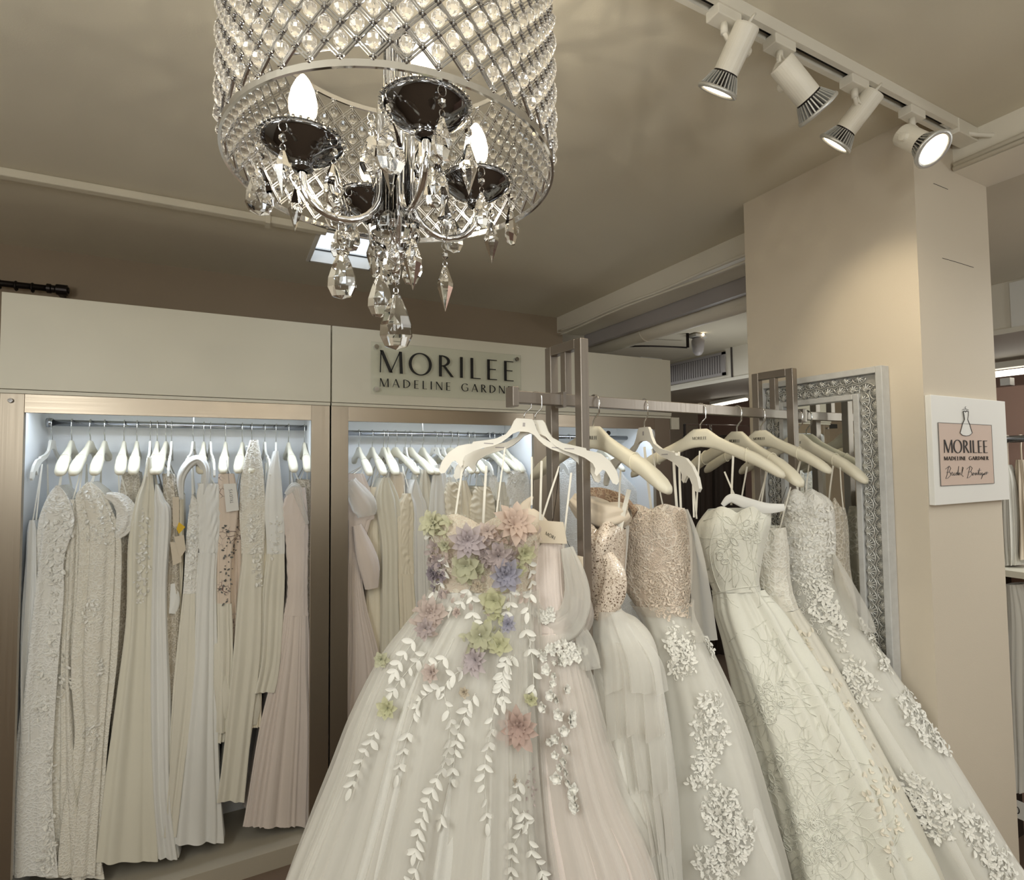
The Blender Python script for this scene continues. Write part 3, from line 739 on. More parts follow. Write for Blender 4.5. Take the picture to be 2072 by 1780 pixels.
def sweetheart(depth=.012, back=-.01):
    def f(x, front):
        if front: return depth*(math.exp(-((abs(x)-.45)/.25)**2))-depth*.6*math.exp(-(x/.12)**2)-.5*depth*max(0, abs(x)-.8)*5
        return back
    return f
def gown(label, p0, yaw, rows, waist, sk, bo=None, over=None, N=150, Mv=120, group=None, floor=True, name='wedding_gown', cat='gown', world=False, seed=1, zend=.03, straps=(), kindname=('bodice', 'skirt')):
    """rows: (y, xl, xr, tf, tb) silhouettes; the gown hangs in the vertical plane through p0 turned by yaw"""
    g = Gown(); d = Vector((math.cos(math.radians(yaw)), math.sin(math.radians(yaw)), 0)); n = Vector((-d.y, d.x, 0))
    if n.dot(CAM-Vector((p0[0], p0[1], 1.6))) < 0: n = -n
    g.n = n; g.N = N; g.M = Mv; g.p0 = Vector((p0[0], p0[1], 0)); ks = []
    for (y, xl, xr, tf, tb) in rows:
        if world: L = Vector((xl, p0[1], y)); R_ = Vector((xr, p0[1], y))
        else: L = PP(xl, y, g.p0, n); R_ = PP(xr, y, g.p0, n)
        ks.append([*L, *R_, tf, tb])
    if floor:
        a, b_ = np.array(ks[-2]), np.array(ks[-1]); dz = (a[2]+a[5])/2-(b_[2]+b_[5])/2
        k = ((b_[2]+b_[5])/2-zend)/max(.05, dz)*.8; e = b_+(b_-a)*k
        e[2] = e[5] = zend; e[6:] = b_[6:]*1.1
        m_ = max(1, int(round(((b_[2]+b_[5])/2-zend)/max(.05, dz))))          # evenly spaced rows down to the hem
        for q_ in range(1, m_+1): ks.append(list(b_+(e-b_)*q_/m_))
    g.keys = np.array(ks); g.nrows = len(rows)
    z0 = float(g.keys[-1][2]); c = (g.keys[0][:3]+g.keys[0][3:6])/2
    root = thing(name, label, cat, (float(c[0]), float(c[1]), z0), group=group); g.root = root
    bv, bf = [], []
    def add(nm, m, smooth=True, **kw):
        V, Fc = make_surface(g, **kw); o = obj(nm, V, Fc.tolist(), m, root, smooth)
        g.acc = getattr(g, 'acc', []); g.acc.append((V, Fc)); return o
    if bo: add(kindname[0], bo.pop('m'), vr=(0, waist), **bo)
    sm = sk.pop('m'); add(kindname[1], sm, vr=(waist if bo is not None else 0, len(ks)-1), **sk)
    if over:
        om = over.pop('m'); vr = over.pop('vr', (waist, len(ks)-1)); add('tulle_overlay', om, vr=vr, **over)
    allv = np.concatenate([a for a, _ in g.acc]); fs = []; o_ = 0
    for a, f_ in g.acc: fs += (f_+o_).tolist(); o_ += len(a)
    g.bvh = BVHTree.FromPolygons([Vector(q) for q in allv.tolist()], fs)
    for i, (x0, y0, x1, y1, wd) in enumerate(straps):
        a = PP(x0, y0, g.p0+n*.01, n); b_ = PP(x1, y1, g.p0+n*.01, n)
        b_ = b_+(b_-a).normalized()*.012
        mid = (a+b_)/2+n*.003
        q = MB(); sd = (b_-a).cross(n).normalized()*wd/2
        for (u0, u1) in ((a, mid), (mid, b_)): q.quadprism([u0-sd, u0+sd, u1+sd, u1-sd], n*.0008)
        q.build('hanging_loop', M['ribbon'], root)
    return g
def hit(g, x, y):
    loc, nor, i, dist = g.bvh.ray_cast(CAM, ray(x, y), 10)
    if loc is None: return None, None
    if nor.dot(ray(x, y)) > 0: nor = -nor
    return loc, nor
def frame(n, spin):
    u = n.cross(Vector((0, 0, 1)))
    u = u.normalized() if u.length > .01 else Vector((1, 0, 0)); v = u.cross(n).normalized()
    if v.z < 0: v = -v
    return u*math.cos(spin)+v*math.sin(spin), -u*math.sin(spin)+v*math.cos(spin)
def petal(b, o, n, dr, L, W, lift=.3, curl=.2, nseg=5):
    """a cupped leaf-shaped blade from o along dr"""
    dr = Vector(dr); sd = dr.cross(n).normalized(); V = []; Fc = []
    for i in range(nseg):
        q = i/(nseg-1); w_ = W*math.sin(PI*min(1, .12+q*.88))**.8*(1 if q < 1 else 0)+1e-5
        c = o+dr*(L*q)+n*(L*lift*math.sin(q*PI*.6)+.001)
        V += [c-sd*w_/2+n*curl*w_*.6, c-n*.0, c+sd*w_/2+n*curl*w_*.6]
    for i in range(nseg-1):
        for k in (0, 1): Fc.append((i*3+k, i*3+k+1, (i+1)*3+k+1, (i+1)*3+k))
    b.add(V, Fc)
def flower(g, x, y, rpx, m, nm='fabric_flower', petals=7, layers=2, label=None, lift=.35, parent=None, centre=True, spiky=1.0):
    o, n = hit(g, x, y)
    if o is None: return
    dep = (o-CAM).length; r = rpx/F*dep*.95; b = MB()
    o = o+n*.006; u, v = frame(n, random.random())
    for l in range(layers):
        for k in range(petals):
            a = 2*PI*(k+.5*l+random.uniform(-.15, .15))/petals; dr = u*math.cos(a)+v*math.sin(a)
            rr = r*(1-.32*l)*random.uniform(.85, 1.1)
            petal(b, o+n*.002*l, n, dr, rr, rr*.62/spiky*7/petals, lift+.25*l, .35)
    if centre:
        for k in range(9):
            a = random.uniform(0, 2*PI); dr = u*math.cos(a)+v*math.sin(a)
            b.tube([o+n*.003, o+n*(.008+r*.12)+dr*r*random.uniform(.15, .38)], [.0007, .0005], 4)
    q = b.build(nm, m, g.root, smooth=True)
    if label: q['label'] = label
    return q
def catpx(pts, n):
    K = np.array(pts, float); return catmull(K, np.linspace(0, len(K)-1, n))
def vine(g, pts, m, leaf=.018, gap=2, nm='leaf_vine', both=True, start=0):
    n = max(4, int(sum(math.dist(a, b_) for a, b_ in zip(pts[:-1], pts[1:]))/9)); path = catpx(pts, n) if len(pts) > 2 else np.linspace(pts[0], pts[1], n)
    H = [hit(g, *q) for q in path]; H = [(o+n_*.0025, n_) for o, n_ in H if o is not None]
    if len(H) < 3: return
    b = MB(); b.tube([h[0] for h in H], .0008, 4)
    for i in range(1+start, len(H)-1, gap):
        o, n_ = H[i]; t = (H[i+1][0]-H[i-1][0]).normalized()
        for s_ in ((-1, 1) if both else (random.choice((-1, 1)),)):
            if random.random() < .25: continue
            sd = t.cross(n_).normalized()*s_
            L = leaf*random.uniform(.75, 1.15)
            petal(b, o, n_, (t*random.uniform(.5, .9)+sd).normalized(), L, L*.5, .12, .3, 6)
    petal(b, H[-1][0], n_, t, leaf*1.1, leaf*.5, .15, .3, 6)
    return b.build(nm, m, g.root, smooth=True)
def inpoly(x, y, poly):
    c = False; j = len(poly)-1
    for i in range(len(poly)):
        if (poly[i][1] > y) != (poly[j][1] > y) and x < (poly[j][0]-poly[i][0])*(y-poly[i][1])/(poly[j][1]-poly[i][1])+poly[i][0]: c = not c
        j = i
    return c
def scatter(g, poly, n, size, m, nm='lace_applique', kind='petal', jitter=.4, lift=.15):
    """embroidered motifs scattered over a patch of the gown"""
    xs = [p[0] for p in poly]; ys = [p[1] for p in poly]; b = MB(); k = 0; tries = 0
    while k < n and tries < n*12:
        tries += 1
        x = random.uniform(min(xs), max(xs)); y = random.uniform(min(ys), max(ys))
        if not inpoly(x, y, poly): continue
        o, nn = hit(g, x, y)
        if o is None: continue
        k += 1; u, v = frame(nn, random.uniform(0, 6.28)); s_ = size*random.uniform(1-jitter, 1+jitter)
        if kind == 'petal': petal(b, o+nn*.0008, nn, u, s_, s_*.55, lift, .4, 4)
        elif kind == 'loop':
            b.tube([o+nn*.0012+u*s_*.5*math.cos(a)+v*s_*.3*math.sin(a) for a in np.linspace(0, 2*PI, 8, endpoint=False)], s_*.075, 4, closed=True)
        elif kind == 'rose':
            for j in range(5):
                a = 2*PI*j/5; petal(b, o+nn*.001, nn, u*math.cos(a)+v*math.sin(a), s_*.6, s_*.5, .35, .5, 4)
        elif kind == 'line':
            pts = []; c = o; hd = random.uniform(0, 6.28); x2, y2 = x, y
            for j in range(9):
                oo, n2 = hit(g, x2, y2)
                if oo is None or (pts and (oo-pts[-1]).length > .05): break
                pts.append(oo+n2*.0008); hd += random.uniform(-.6, .6); x2 += math.cos(hd)*s_*900; y2 += math.sin(hd)*s_*900
            if len(pts) > 2: b.tube(pts, .0007, 4)
    return b.build(nm, m, g.root, smooth=True)
def oval(cx, cy, rx, ry, rot=0, n=14, rag=.25):
    r = random.Random(int(cx*7+cy)); out = []
    for i in range(n):
        a = 2*PI*i/n; k = 1+r.uniform(-rag, rag); x = rx*k*math.cos(a); y = ry*k*math.sin(a)
        out.append((cx+x*math.cos(rot)-y*math.sin(rot), cy+x*math.sin(rot)+y*math.cos(rot)))
    return out

# --- gown 8 first to last is only the order of writing; every one hangs where it stands on the rail
def rp(i): t = HN[i][0]; q = bar_at(t); return (q.x, q.y)
def rpt(t): q = bar_at(t); return (q.x, q.y)
# 1: the gown with fabric flowers
fl = {k: sheer('petal_'+k, tuple(int(.60*q+.40*g_) for q, g_ in zip(c, (214, 206, 190))), .82) for k, c in dict(peach=(222, 190, 176), green=(196, 200, 160), lime=(206, 210, 158), lilac=(196, 182, 196), mauve=(178, 160, 168), blue=(146, 148, 184), violet=(120, 106, 132), rose=(196, 158, 150), pinkish=(210, 186, 182), sand=(206, 190, 166)).items()}
g1 = gown('tulle gown with coloured fabric flowers and leaf vines, front of the rail', rpt(-.12), -30,
    [(1050, 866, 1088, .035, .04), (1085, 868, 1092, .05, .04), (1130, 874, 1086, .05, .04), (1190, 882, 1078, .045, .04), (1225, 862, 1078, .05, .045), (1265, 828, 1080, .06, .05), (1330, 778, 1086, .075, .06), (1430, 728, 1094, .09, .07), (1540, 688, 1102, .10, .08), (1660, 640, 1112, .11, .09), (1780, 590, 1124, .12, .10)],
    3, dict(m=M['tulle'], seed=3, kind='tulle', amp=(.002, .020)), dict(m=M['lacef'], seed=2, kind='x', amp=(.001, .002), cups=.012, neck=sweetheart(.014, -.012)),
    dict(m=M['sh_ivory'], seed=11, off=.014, kind='tulle', amp=(.002, .024)), N=420, Mv=150,
    straps=[(938, 932, 922, 1040, .004), (1022, 905, 1003, 1050, .003), (984, 942, 978, 1052, .005), (1076, 924, 1076, 1010, .0035)])
# side cap of the bodice
for x, y, r_, c, pt, ly, lb in [(882, 1062, 34, 'green', 8, 3, 'pale green'), (880, 1034, 26, 'lime', 7, 2, 'lime green'), (947, 1092, 40, 'lilac', 10, 3, 'lilac pink'), (990, 1078, 24, 'pinkish', 8, 2, 'dusty pink'), (1036, 1066, 48, 'peach', 10, 3, 'large peach'),
    (945, 1142, 34, 'green', 6, 2, 'sage green'), (1008, 1122, 32, 'mauve', 10, 2, 'mauve'), (1021, 1160, 38, 'blue', 9, 3, 'violet blue'), (1058, 1116, 24, 'lime', 7, 2, 'lime'), (1047, 1148, 18, 'lime', 6, 2, 'small lime'), (884, 1158, 20, 'violet', 8, 2, 'dark violet'),
    (1002, 1214, 30, 'lime', 5, 2, 'yellow green'), (974, 1287, 36, 'green', 7, 2, 'wide sage green'), (1030, 1262, 20, 'blue', 8, 2, 'small blue'), (1011, 1303, 26, 'lime', 6, 2, 'lime and peach'), (968, 1336, 34, 'lilac', 11, 2, 'lilac spiky'),
    (872, 1238, 34, 'pinkish', 9, 3, 'blush'), (862, 1272, 24, 'mauve', 8, 2, 'plum'), (879, 1361, 22, 'pinkish', 7, 2, 'small pink'), (968, 1182, 13, 'sand', 7, 2, 'small beige'), (943, 1398, 13, 'sand', 7, 2, 'tiny beige'),
    (1076, 1411, 16, 'lime', 6, 2, 'small yellow green'), (1052, 1466, 44, 'rose', 10, 3, 'large dusty rose'), (789, 1429, 22, 'lime', 7, 2, 'pale lime'), (775, 1331, 18, 'green', 6, 2, 'olive'), (1030, 1578, 12, 'sand', 5, 1, 'tiny cream'), (905, 1100, 16, 'green', 6, 2, 'green bud'), (900, 1200, 14, 'mauve', 7, 2, 'mauve bud'), (930, 1240, 12, 'pinkish', 6, 2, 'pink bud')]:
    flower(g1, x, y, r_, fl[c], petals=pt, layers=ly, label='%s fabric flower' % lb, spiky=1.0 if pt < 9 else .9)
for pts in [[(864, 1318), (830, 1350), (793, 1398)], [(762, 1473), (735, 1530), (709, 1593)], [(891, 1389), (855, 1415), (829, 1469), (802, 1566)], [(935, 1353), (900, 1389), (909, 1446), (904, 1513), (882, 1584), (855, 1655), (842, 1722)],
    [(962, 1402), (931, 1469), (917, 1549), (895, 1655)], [(1028, 1327), (1020, 1362), (1015, 1389), (997, 1446), (984, 1522), (980, 1584), (984, 1664)], [(1050, 1575), (1042, 1611), (1033, 1651)], [(1060, 1638), (1068, 1677), (1077, 1722), (1100, 1766)],
    [(953, 1185), (931, 1222), (903, 1247)], [(955, 1195), (958, 1240), (962, 1262)], [(1030, 1182), (1033, 1219), (1028, 1245)], [(1067, 1133), (1073, 1175), (1067, 1238)], [(900, 1120), (894, 1176), (880, 1222)], [(1062, 1269), (1076, 1324), (1080, 1392)],
    [(1042, 1324), (1018, 1361), (1021, 1417)], [(870, 1130), (880, 1100), (868, 1076)], [(920, 1290), (900, 1330), (880, 1345)], [(842, 1290), (815, 1330), (800, 1360)], [(1060, 1660), (1040, 1710), (1035, 1770)], [(850, 1740), (838, 1775), (830, 1779)]]:
    vine(g1, pts, M['thread'], leaf=.021)
scatter(g1, [(880, 1100), (1075, 1100), (1070, 1240), (890, 1240)], 60, .012, fl['pinkish'], 'small_petals', 'petal', lift=.3)
for k_, (c_, ar_) in enumerate((('lilac', (960, 1090, 50, 22)), ('green', (886, 1056, 24, 30)), ('peach', (1040, 1078, 44, 20)), ('mauve', (1004, 1128, 40, 24)), ('violet', (884, 1160, 14, 30)), ('pinkish', (866, 1250, 30, 40)), ('green', (950, 1150, 30, 24)), ('lime', (1004, 1225, 24, 34)), ('green', (978, 1290, 36, 26)), ('mauve', (885, 1130, 18, 34)))):
    scatter(g1, oval(*ar_), 34, .015, fl[c_], 'frayed_petals', 'petal', lift=.5)
scatter(g1, oval(1073, 1593, 12, 45), 26, .006, fl['mauve'], 'lilac_sprig', 'petal', lift=.3)
scatter(g1, [(858, 1110), (1092, 1075), (1090, 1095), (860, 1130)], 40, .016, fl['pinkish'], 'neckline_petals', 'petal', lift=.4)

# 2: blush gown with swagged sleeve and little white roses
g2 = gown('blush tulle gown with draped sleeve and white rosettes, behind the flower gown', rpt(-.06), -45,
    [(1098, 1050, 1142, .03, .04), (1140, 1050, 1146, .035, .04), (1200, 1055, 1150, .04, .04), (1270, 1058, 1162, .045, .05), (1330, 1052, 1180, .06, .06), (1400, 1048, 1200, .07, .07), (1500, 1045, 1228, .08, .08), (1600, 1040, 1268, .09, .09), (1700, 1040, 1322, .10, .10), (1780, 1040, 1350, .11, .11)],
    3, dict(m=M['blush'], seed=8, kind='tulle', amp=(.001, .015)), dict(m=M['blush'], seed=5, kind='tulle', amp=(.001, .002), neck=sweetheart(.008, 0)),
    dict(m=M['sh_white'], seed=14, off=.010, kind='tulle', amp=(.002, .014)), N=320, Mv=130,
    straps=[(1096, 932, 1093, 1105, .005), (1132, 943, 1094, 1060, .004), (1156, 956, 1140, 1105, .004)])
for k in range(26):
    y = 1330+k*12+random.uniform(-4, 4); x = 1105+(y-1330)*.16+random.choice((-14, 0, 12, 22))*(1.2-.5*k/26)+random.uniform(-4, 4)
    flower(g2, x, y, random.uniform(8, 13), M['thread'], 'rosette', petals=5, layers=2, lift=.6, centre=False)
scatter(g2, oval(1140, 1320, 46, 22), 60, .012, M['thread'], kind='rose'); scatter(g2, oval(1100, 1245, 20, 16), 26, .012, M['thread'], kind='rose')
# the swag sleeve: a looped tulle tube hanging off the bodice
def drape(g, pts, rad, m, nm, push=.0, wr=.25, seed=0, flat=.5, n_=26, fix=None):
    path = catpx(pts, n_); K = []
    for x, y, r_ in path: K.append((PP(x, y, g.p0+g.n*push, g.n), r_*rad))
    V = []; N = 28; r0 = np.random.default_rng(seed); ph = r0.uniform(0, 6, 4)
    for i, (c, r_) in enumerate(K):
        t = (K[min(i+1, len(K)-1)][0]-K[max(i-1, 0)][0]).normalized(); u = t.cross(g.n).normalized()
        for k in range(N):
            a = 2*PI*k/N; w_ = 1+wr*math.sin(5*a+ph[0]+i*.15)*.5+wr*math.sin(9*a+ph[1]-i*.2)*.35
            V.append(c+u*math.cos(a)*r_*w_+g.n*math.sin(a)*r_*flat*w_)
    Fc = [(i*N+k, i*N+(k+1) % N, (i+1)*N+(k+1) % N, (i+1)*N+k) for i in range(len(K)-1) for k in range(N)]
    return obj(nm, V, Fc, m, g.root, True)
drape(g2, [(1146, 1108, .5), (1158, 1150, .8), (1168, 1200, .95), (1160, 1245, 1.15), (1128, 1270, 1.2), (1096, 1256, 1.0), (1078, 1215, .7)], .023, M['sh_white'], 'draped_sleeve', push=.035, wr=.45, flat=.3, n_=40)
drape(g2, [(1150, 1110, .3), (1162, 1150, .6), (1172, 1200, .8), (1176, 1250, .9), (1150, 1282, .9), (1115, 1284, .7)], .023, M['sh_blush'], 'draped_sleeve', push=.028, wr=.45, flat=.25, n_=40, seed=5)
drape(g2, [(1160, 1250, .4), (1180, 1290, .8), (1192, 1335, 1.0), (1196, 1352, 1.0)], .020, M['sh_white'], 'sleeve_tail', push=.03)
drape(g2, [(1078, 1004, .1), (1062, 1030, .6), (1082, 1060, 1.0), (1112, 1100, 1.0), (1125, 1140, .8)], .026, M['champ'], 'satin_lining', push=-.035, wr=.12, flat=.25)

# 3: sequin bodice with ruffled white skirt
g3 = gown('rose gold sequin bodice gown with layered white tulle skirt', rpt(.06), -60,
    [(1062, 1180, 1262, .03, .05), (1100, 1180, 1262, .05, .05), (1170, 1182, 1258, .05, .05), (1235, 1190, 1250, .045, .05), (1262, 1192, 1286, .05, .06), (1310, 1192, 1322, .06, .07), (1400, 1192, 1338, .07, .08), (1500, 1200, 1350, .08, .09), (1640, 1225, 1362, .09, .10), (1780, 1260, 1372, .10, .11)],
    3, dict(m=M['tulle'], seed=21, kind='satin', amp=(.003, .016)), dict(m=M['seq'], seed=6, kind='x', amp=(.001, .002), cups=.018, neck=sweetheart(.012, -.01)), N=220, Mv=110,
    straps=[(1256, 951, 1252, 1062, .004), (1273, 990, 1257, 1062, .010)])
def ruffle(g, rows, m, amp, k, seed, nm='tulle_ruffle', push=.02):
    """open gathered layer: rows of (y, xl, xr) hanging forward of the skirt, hem waved"""
    r0 = np.random.default_rng(seed); ph = r0.uniform(0, 6, 5); nu = 90; path = catmull(np.array(rows, float), np.linspace(0, len(rows)-1, 30)); V = []
    for i, (y, xl, xr) in enumerate(path):
        q = i/29
        for j in range(nu):
            s_ = j/(nu-1); x = xl+(xr-xl)*s_
            dz = amp*q*(math.sin(k*s_*6.28+ph[0])+.6*math.sin(k*1.9*s_*6.28+ph[1]+q*2))
            p = PP(x, y+6*math.sin(k*s_*3+ph[2])*q, g.p0+g.n*(push+.05*math.sin(s_*PI)), g.n)
            V.append(p+g.n*dz)
    Fc = [(i*nu+j, i*nu+j+1, (i+1)*nu+j+1, (i+1)*nu+j) for i in range(29) for j in range(nu-1)]
    return obj(nm, V, Fc, m, g.root, True)
ruffle(g3, [(1238, 1202, 1262), (1280, 1196, 1296), (1340, 1196, 1338), (1400, 1200, 1352)], M['sh_white'], .010, 3, 1, push=.045)
ruffle(g3, [(1300, 1196, 1300), (1360, 1194, 1334), (1430, 1196, 1346), (1490, 1204, 1352)], M['sh_ivory'], .012, 4, 2, push=.04)
ruffle(g3, [(1380, 1194, 1330), (1450, 1204, 1340), (1520, 1220, 1350), (1600, 1240, 1356)], M['sh_white'], .014, 4, 3, push=.035)
ruffle(g3, [(1470, 1204, 1338), (1560, 1236, 1348), (1640, 1270, 1356), (1720, 1296, 1362)], M['sh_ivory'], .014, 5, 4, push=.03)
ruffle(g3, [(1570, 1240, 1345), (1640, 1280, 1352), (1710, 1305, 1358), (1790, 1320, 1366)], M['sh_white'], .014, 5, 5, push=.03)
drape(g3, [(1228, 1120, .4), (1245, 1160, .75), (1240, 1205, .8), (1215, 1238, .55), (1202, 1246, .3)], .030, M['seq'], 'sequin_sleeve', push=.06, wr=.1)
drape(g3, [(1158, 1010, .5), (1188, 1030, 1.0), (1225, 1045, 1.1), (1258, 1040, .8), (1275, 1035, .4)], .030, M['champ'], 'satin_bust_fold', push=.0, wr=.3, seed=3, flat=.7)
drape(g3, [(1180, 1000, .5), (1215, 1006, .8), (1255, 1020, .8), (1285, 1040, .4)], .028, M['lacedk'], 'lace_back', push=-.05, wr=.15, seed=4)

# 4: nude lace bodice, white tulle over lace skirt
g4 = gown('strapless nude lace bodice gown with white appliqued tulle skirt', rpt(.22), -58,
    [(1024, 1268, 1386, .035, .05), (1070, 1262, 1396, .05, .05), (1120, 1260, 1400, .055, .05), (1180, 1262, 1398, .05, .05), (1240, 1300, 1392, .045, .05), (1280, 1318, 1404, .05, .06), (1340, 1330, 1436, .06, .07), (1430, 1340, 1476, .07, .08), (1540, 1346, 1514, .085, .09), (1660, 1352, 1548, .095, .10), (1780, 1358, 1584, .10, .11)],
    4, dict(m=M['tulle'], seed=31, kind='satin', amp=(.002, .016)), dict(m=M['lacen'], seed=7, kind='x', amp=(.001, .002), cups=.014, neck=sweetheart(.008, -.01)),
    dict(m=M['sh_white'], seed=15, off=.010, kind='x', amp=(.002, .010), vr=(3.6, 99)), N=260, Mv=120,
    straps=[(1304, 904, 1318, 1030, .006), (1319, 908, 1343, 1030, .003), (1362, 912, 1370, 1030, .006), (1374, 914, 1378, 1030, .005), (1402, 948, 1404, 1036, .004)])
scatter(g4, [(1268, 1034), (1390, 1034), (1398, 1180), (1390, 1250), (1330, 1248), (1264, 1150)], 520, .010, M['threadn'], kind='loop')
scatter(g4, [(1300, 1170), (1396, 1120), (1396, 1256), (1340, 1252)], 140, .008, M['threadn'], kind='petal')
for cx_, cy_, rx_, ry_ in ((1380, 1330, 26, 46), (1440, 1275, 14, 50), (1392, 1300, 14, 30), (1432, 1470, 34, 70), (1420, 1560, 26, 40), (1462, 1640, 40, 60), (1455, 1740, 44, 48), (1500, 1690, 24, 44), (1360, 1290, 14, 36)):
    scatter(g4, oval(cx_, cy_, rx_, ry_), int(rx_*ry_*.075), .010, M['thread'], kind='petal', lift=.25)
    scatter(g4, oval(cx_, cy_, rx_, ry_), int(rx_*ry_*.02), .010, M['thread'], kind='loop')
ruffle(g4, [(1030, 1386, 1392), (1100, 1396, 1418), (1200, 1398, 1438), (1300, 1402, 1452)], M['sh_white'], .004, 1, 6, 'side_veil', push=.02)

# 5: ivory jacquard ball gown
g5 = gown('ivory jacquard satin ball gown with folded collar and box pleats', rpt(.43), -55,
    [(1030, 1432, 1560, .035, .05), (1060, 1412, 1560, .05, .05), (1100, 1408, 1548, .055, .05), (1150, 1424, 1540, .05, .05), (1192, 1444, 1540, .045, .05), (1236, 1448, 1572, .055, .06), (1300, 1466, 1612, .07, .07), (1375, 1486, 1662, .08, .08), (1480, 1510, 1720, .09, .09), (1600, 1542, 1778, .10, .10), (1700, 1562, 1822, .11, .11), (1780, 1580, 1864, .12, .12)],
    4, dict(m=M['jacq'], seed=44, kind='satin', amp=(.008, .034)), dict(m=M['jacq'], seed=9, kind='x', amp=(.001, .003), cups=.012, neck=sweetheart(.01, 0)), N=240, Mv=130,
    straps=[(1416, 912, 1409, 1036, .004), (1401, 948, 1409, 1040, .004), (1484, 915, 1480, 1012, .005), (1466, 954, 1490, 1010, .004)])
drape(g5, [(1462, 1022, .4), (1480, 1008, .8), (1510, 1018, 1.0), (1550, 1028, .95), (1588, 1026, .6)], .014, M['satinw'], 'folded_collar', push=.03, wr=.05, flat=.4)
b = MB()
for pts in ([(1448, 1060), (1436, 1110), (1444, 1160), (1458, 1196)], [(1500, 1036), (1484, 1090), (1482, 1150), (1484, 1188)], [(1530, 1050), (1520, 1100), (1526, 1160), (1530, 1184)]):
    H = [hit(g5, *q) for q in catpx(pts, 14)]; H = [o+n_*.0006 for o, n_ in H if o is not None]
    if len(H) > 3: b.tube(H, .0010, 5)
H = [hit(g5, *q) for q in catpx([(1442, 1203), (1490, 1190), (1542, 1184)], 24)]; H = [o+n_*.0008 for o, n_ in H if o is not None]
b.tube(H, .0016, 5); b.build('seam_piping', M['jacq'], g5.root, True)
scatter(g5, [(1450, 1210), (1540, 1210), (1700, 1480), (1840, 1770), (1590, 1778), (1500, 1450)], 70, .016, M['jacq'], 'embossed_branches', 'line')
for cx_, cy_, rx_, ry_ in ((1470, 1110, 22, 34), (1520, 1080, 18, 30), (1640, 1700, 58, 60), (1560, 1420, 28, 50), (1580, 1560, 30, 40)):
    scatter(g5, oval(cx_, cy_, rx_, ry_), int(rx_*ry_*.02)+6, .014, M['jacq'], 'embossed_blossom', 'line')
    scatter(g5, oval(cx_, cy_, rx_, ry_), int(rx_*ry_*.015), .016, M['jacq'], 'embossed_petals', 'loop')
scatter(g5, [(1770, 1500), (1800, 1600), (1850, 1740), (1800, 1740), (1740, 1580)], 50, .012, M['threadi'], kind='petal')

# 6: gathered lace gown between
g6 = gown('ivory lace gown with gathered bust, squeezed between jacquard and last lace gown', rpt(.565), -60,
    [(1066, 1530, 1590, .03, .05), (1110, 1528, 1596, .045, .05), (1170, 1530, 1600, .045, .05), (1230, 1540, 1616, .05, .05), (1290, 1560, 1654, .06, .06), (1375, 1590, 1706, .07, .07), (1480, 1630, 1764, .08, .08), (1600, 1690, 1826, .09, .09), (1700, 1730, 1872, .10, .10), (1780, 1760, 1908, .11, .11)],
    3, dict(m=M['satin'], seed=51, kind='satin', amp=(.003, .014)), dict(m=M['lace'], seed=10, kind='x', amp=(.001, .003), cups=.01, ruch=.0016), N=200, Mv=110,
    straps=[(1512, 944, 1500, 1012, .004), (1552, 942, 1535, 1060, .004), (1600, 985, 1578, 1070, .003)])
scatter(g6, [(1560, 1240), (1640, 1270), (1720, 1420), (1800, 1560), (1840, 1660), (1780, 1640), (1690, 1460), (1600, 1320)], 170, .013, M['threadi'], kind='petal')

# 7: strapless pebbled lace gown with floral tulle skirt, far end
g7 = gown('strapless white lace gown with flared appliqued skirt, far end of the rail', rpt(.68), -62,
    [(994, 1596, 1660, .02, .04), (1016, 1588, 1682, .045, .05), (1060, 1580, 1690, .055, .05), (1110, 1582, 1690, .05, .05), (1165, 1590, 1684, .045, .05), (1200, 1594, 1700, .05, .05), (1260, 1606, 1736, .06, .06), (1356, 1650, 1796, .07, .07), (1490, 1716, 1886, .08, .08), (1633, 1800, 1976, .09, .085), (1743, 1860, 2044, .095, .09), (1790, 1884, 2076, .10, .09)],
    4, dict(m=M['tulle'], seed=61, kind='satin', amp=(.004, .018)), dict(m=M['lacew'], seed=12, kind='x', amp=(.001, .003), cups=.02, neck=sweetheart(.008, -.006)),
    dict(m=M['sh_white'], seed=16, off=.009, kind='x', amp=(.002, .009)), N=260, Mv=130,
    straps=[(1626, 908, 1611, 966, .005), (1611, 964, 1616, 1000, .005), (1556, 942, 1534, 1020, .003), (1640, 915, 1630, 1000, .003), (1600, 986, 1580, 1040, .003)])
scatter(g7, [(1592, 1014), (1680, 1020), (1688, 1100), (1680, 1170), (1640, 1200), (1592, 1170), (1584, 1060)], 420, .009, M['thread'], kind='petal', lift=.35)
scatter(g7, [(1590, 1130), (1680, 1150), (1690, 1240), (1650, 1290), (1610, 1260)], 130, .010, M['thread'], kind='loop')
for cx_, cy_, rx_, ry_, ro in ((1690, 1260, 20, 60, -.4), (1755, 1265, 16, 40, -.5), (1738, 1385, 34, 50, -.2), (1790, 1330, 18, 30, -.3), (1862, 1450, 34, 62, -.5), (1905, 1500, 20, 30, -.6), (1890, 1640, 40, 55, -.5), (1850, 1600, 24, 40, -.3), (1980, 1690, 26, 60, -.5), (2020, 1750, 26, 40, -.5), (1660, 1210, 24, 40, 0)):
    scatter(g7, oval(cx_, cy_, rx_, ry_, ro), int(rx_*ry_*.07), .012, M['thread'], kind='petal', lift=.25)
    scatter(g7, oval(cx_, cy_, rx_, ry_, ro), int(rx_*ry_*.015), .012, M['thread'], kind='loop')
ruffle(g7, [(1120, 1684, 1690), (1180, 1690, 1728), (1240, 1700, 1762), (1275, 1712, 1774)], M['sh_white'], .004, 1, 7, 'side_flounce', push=.015)

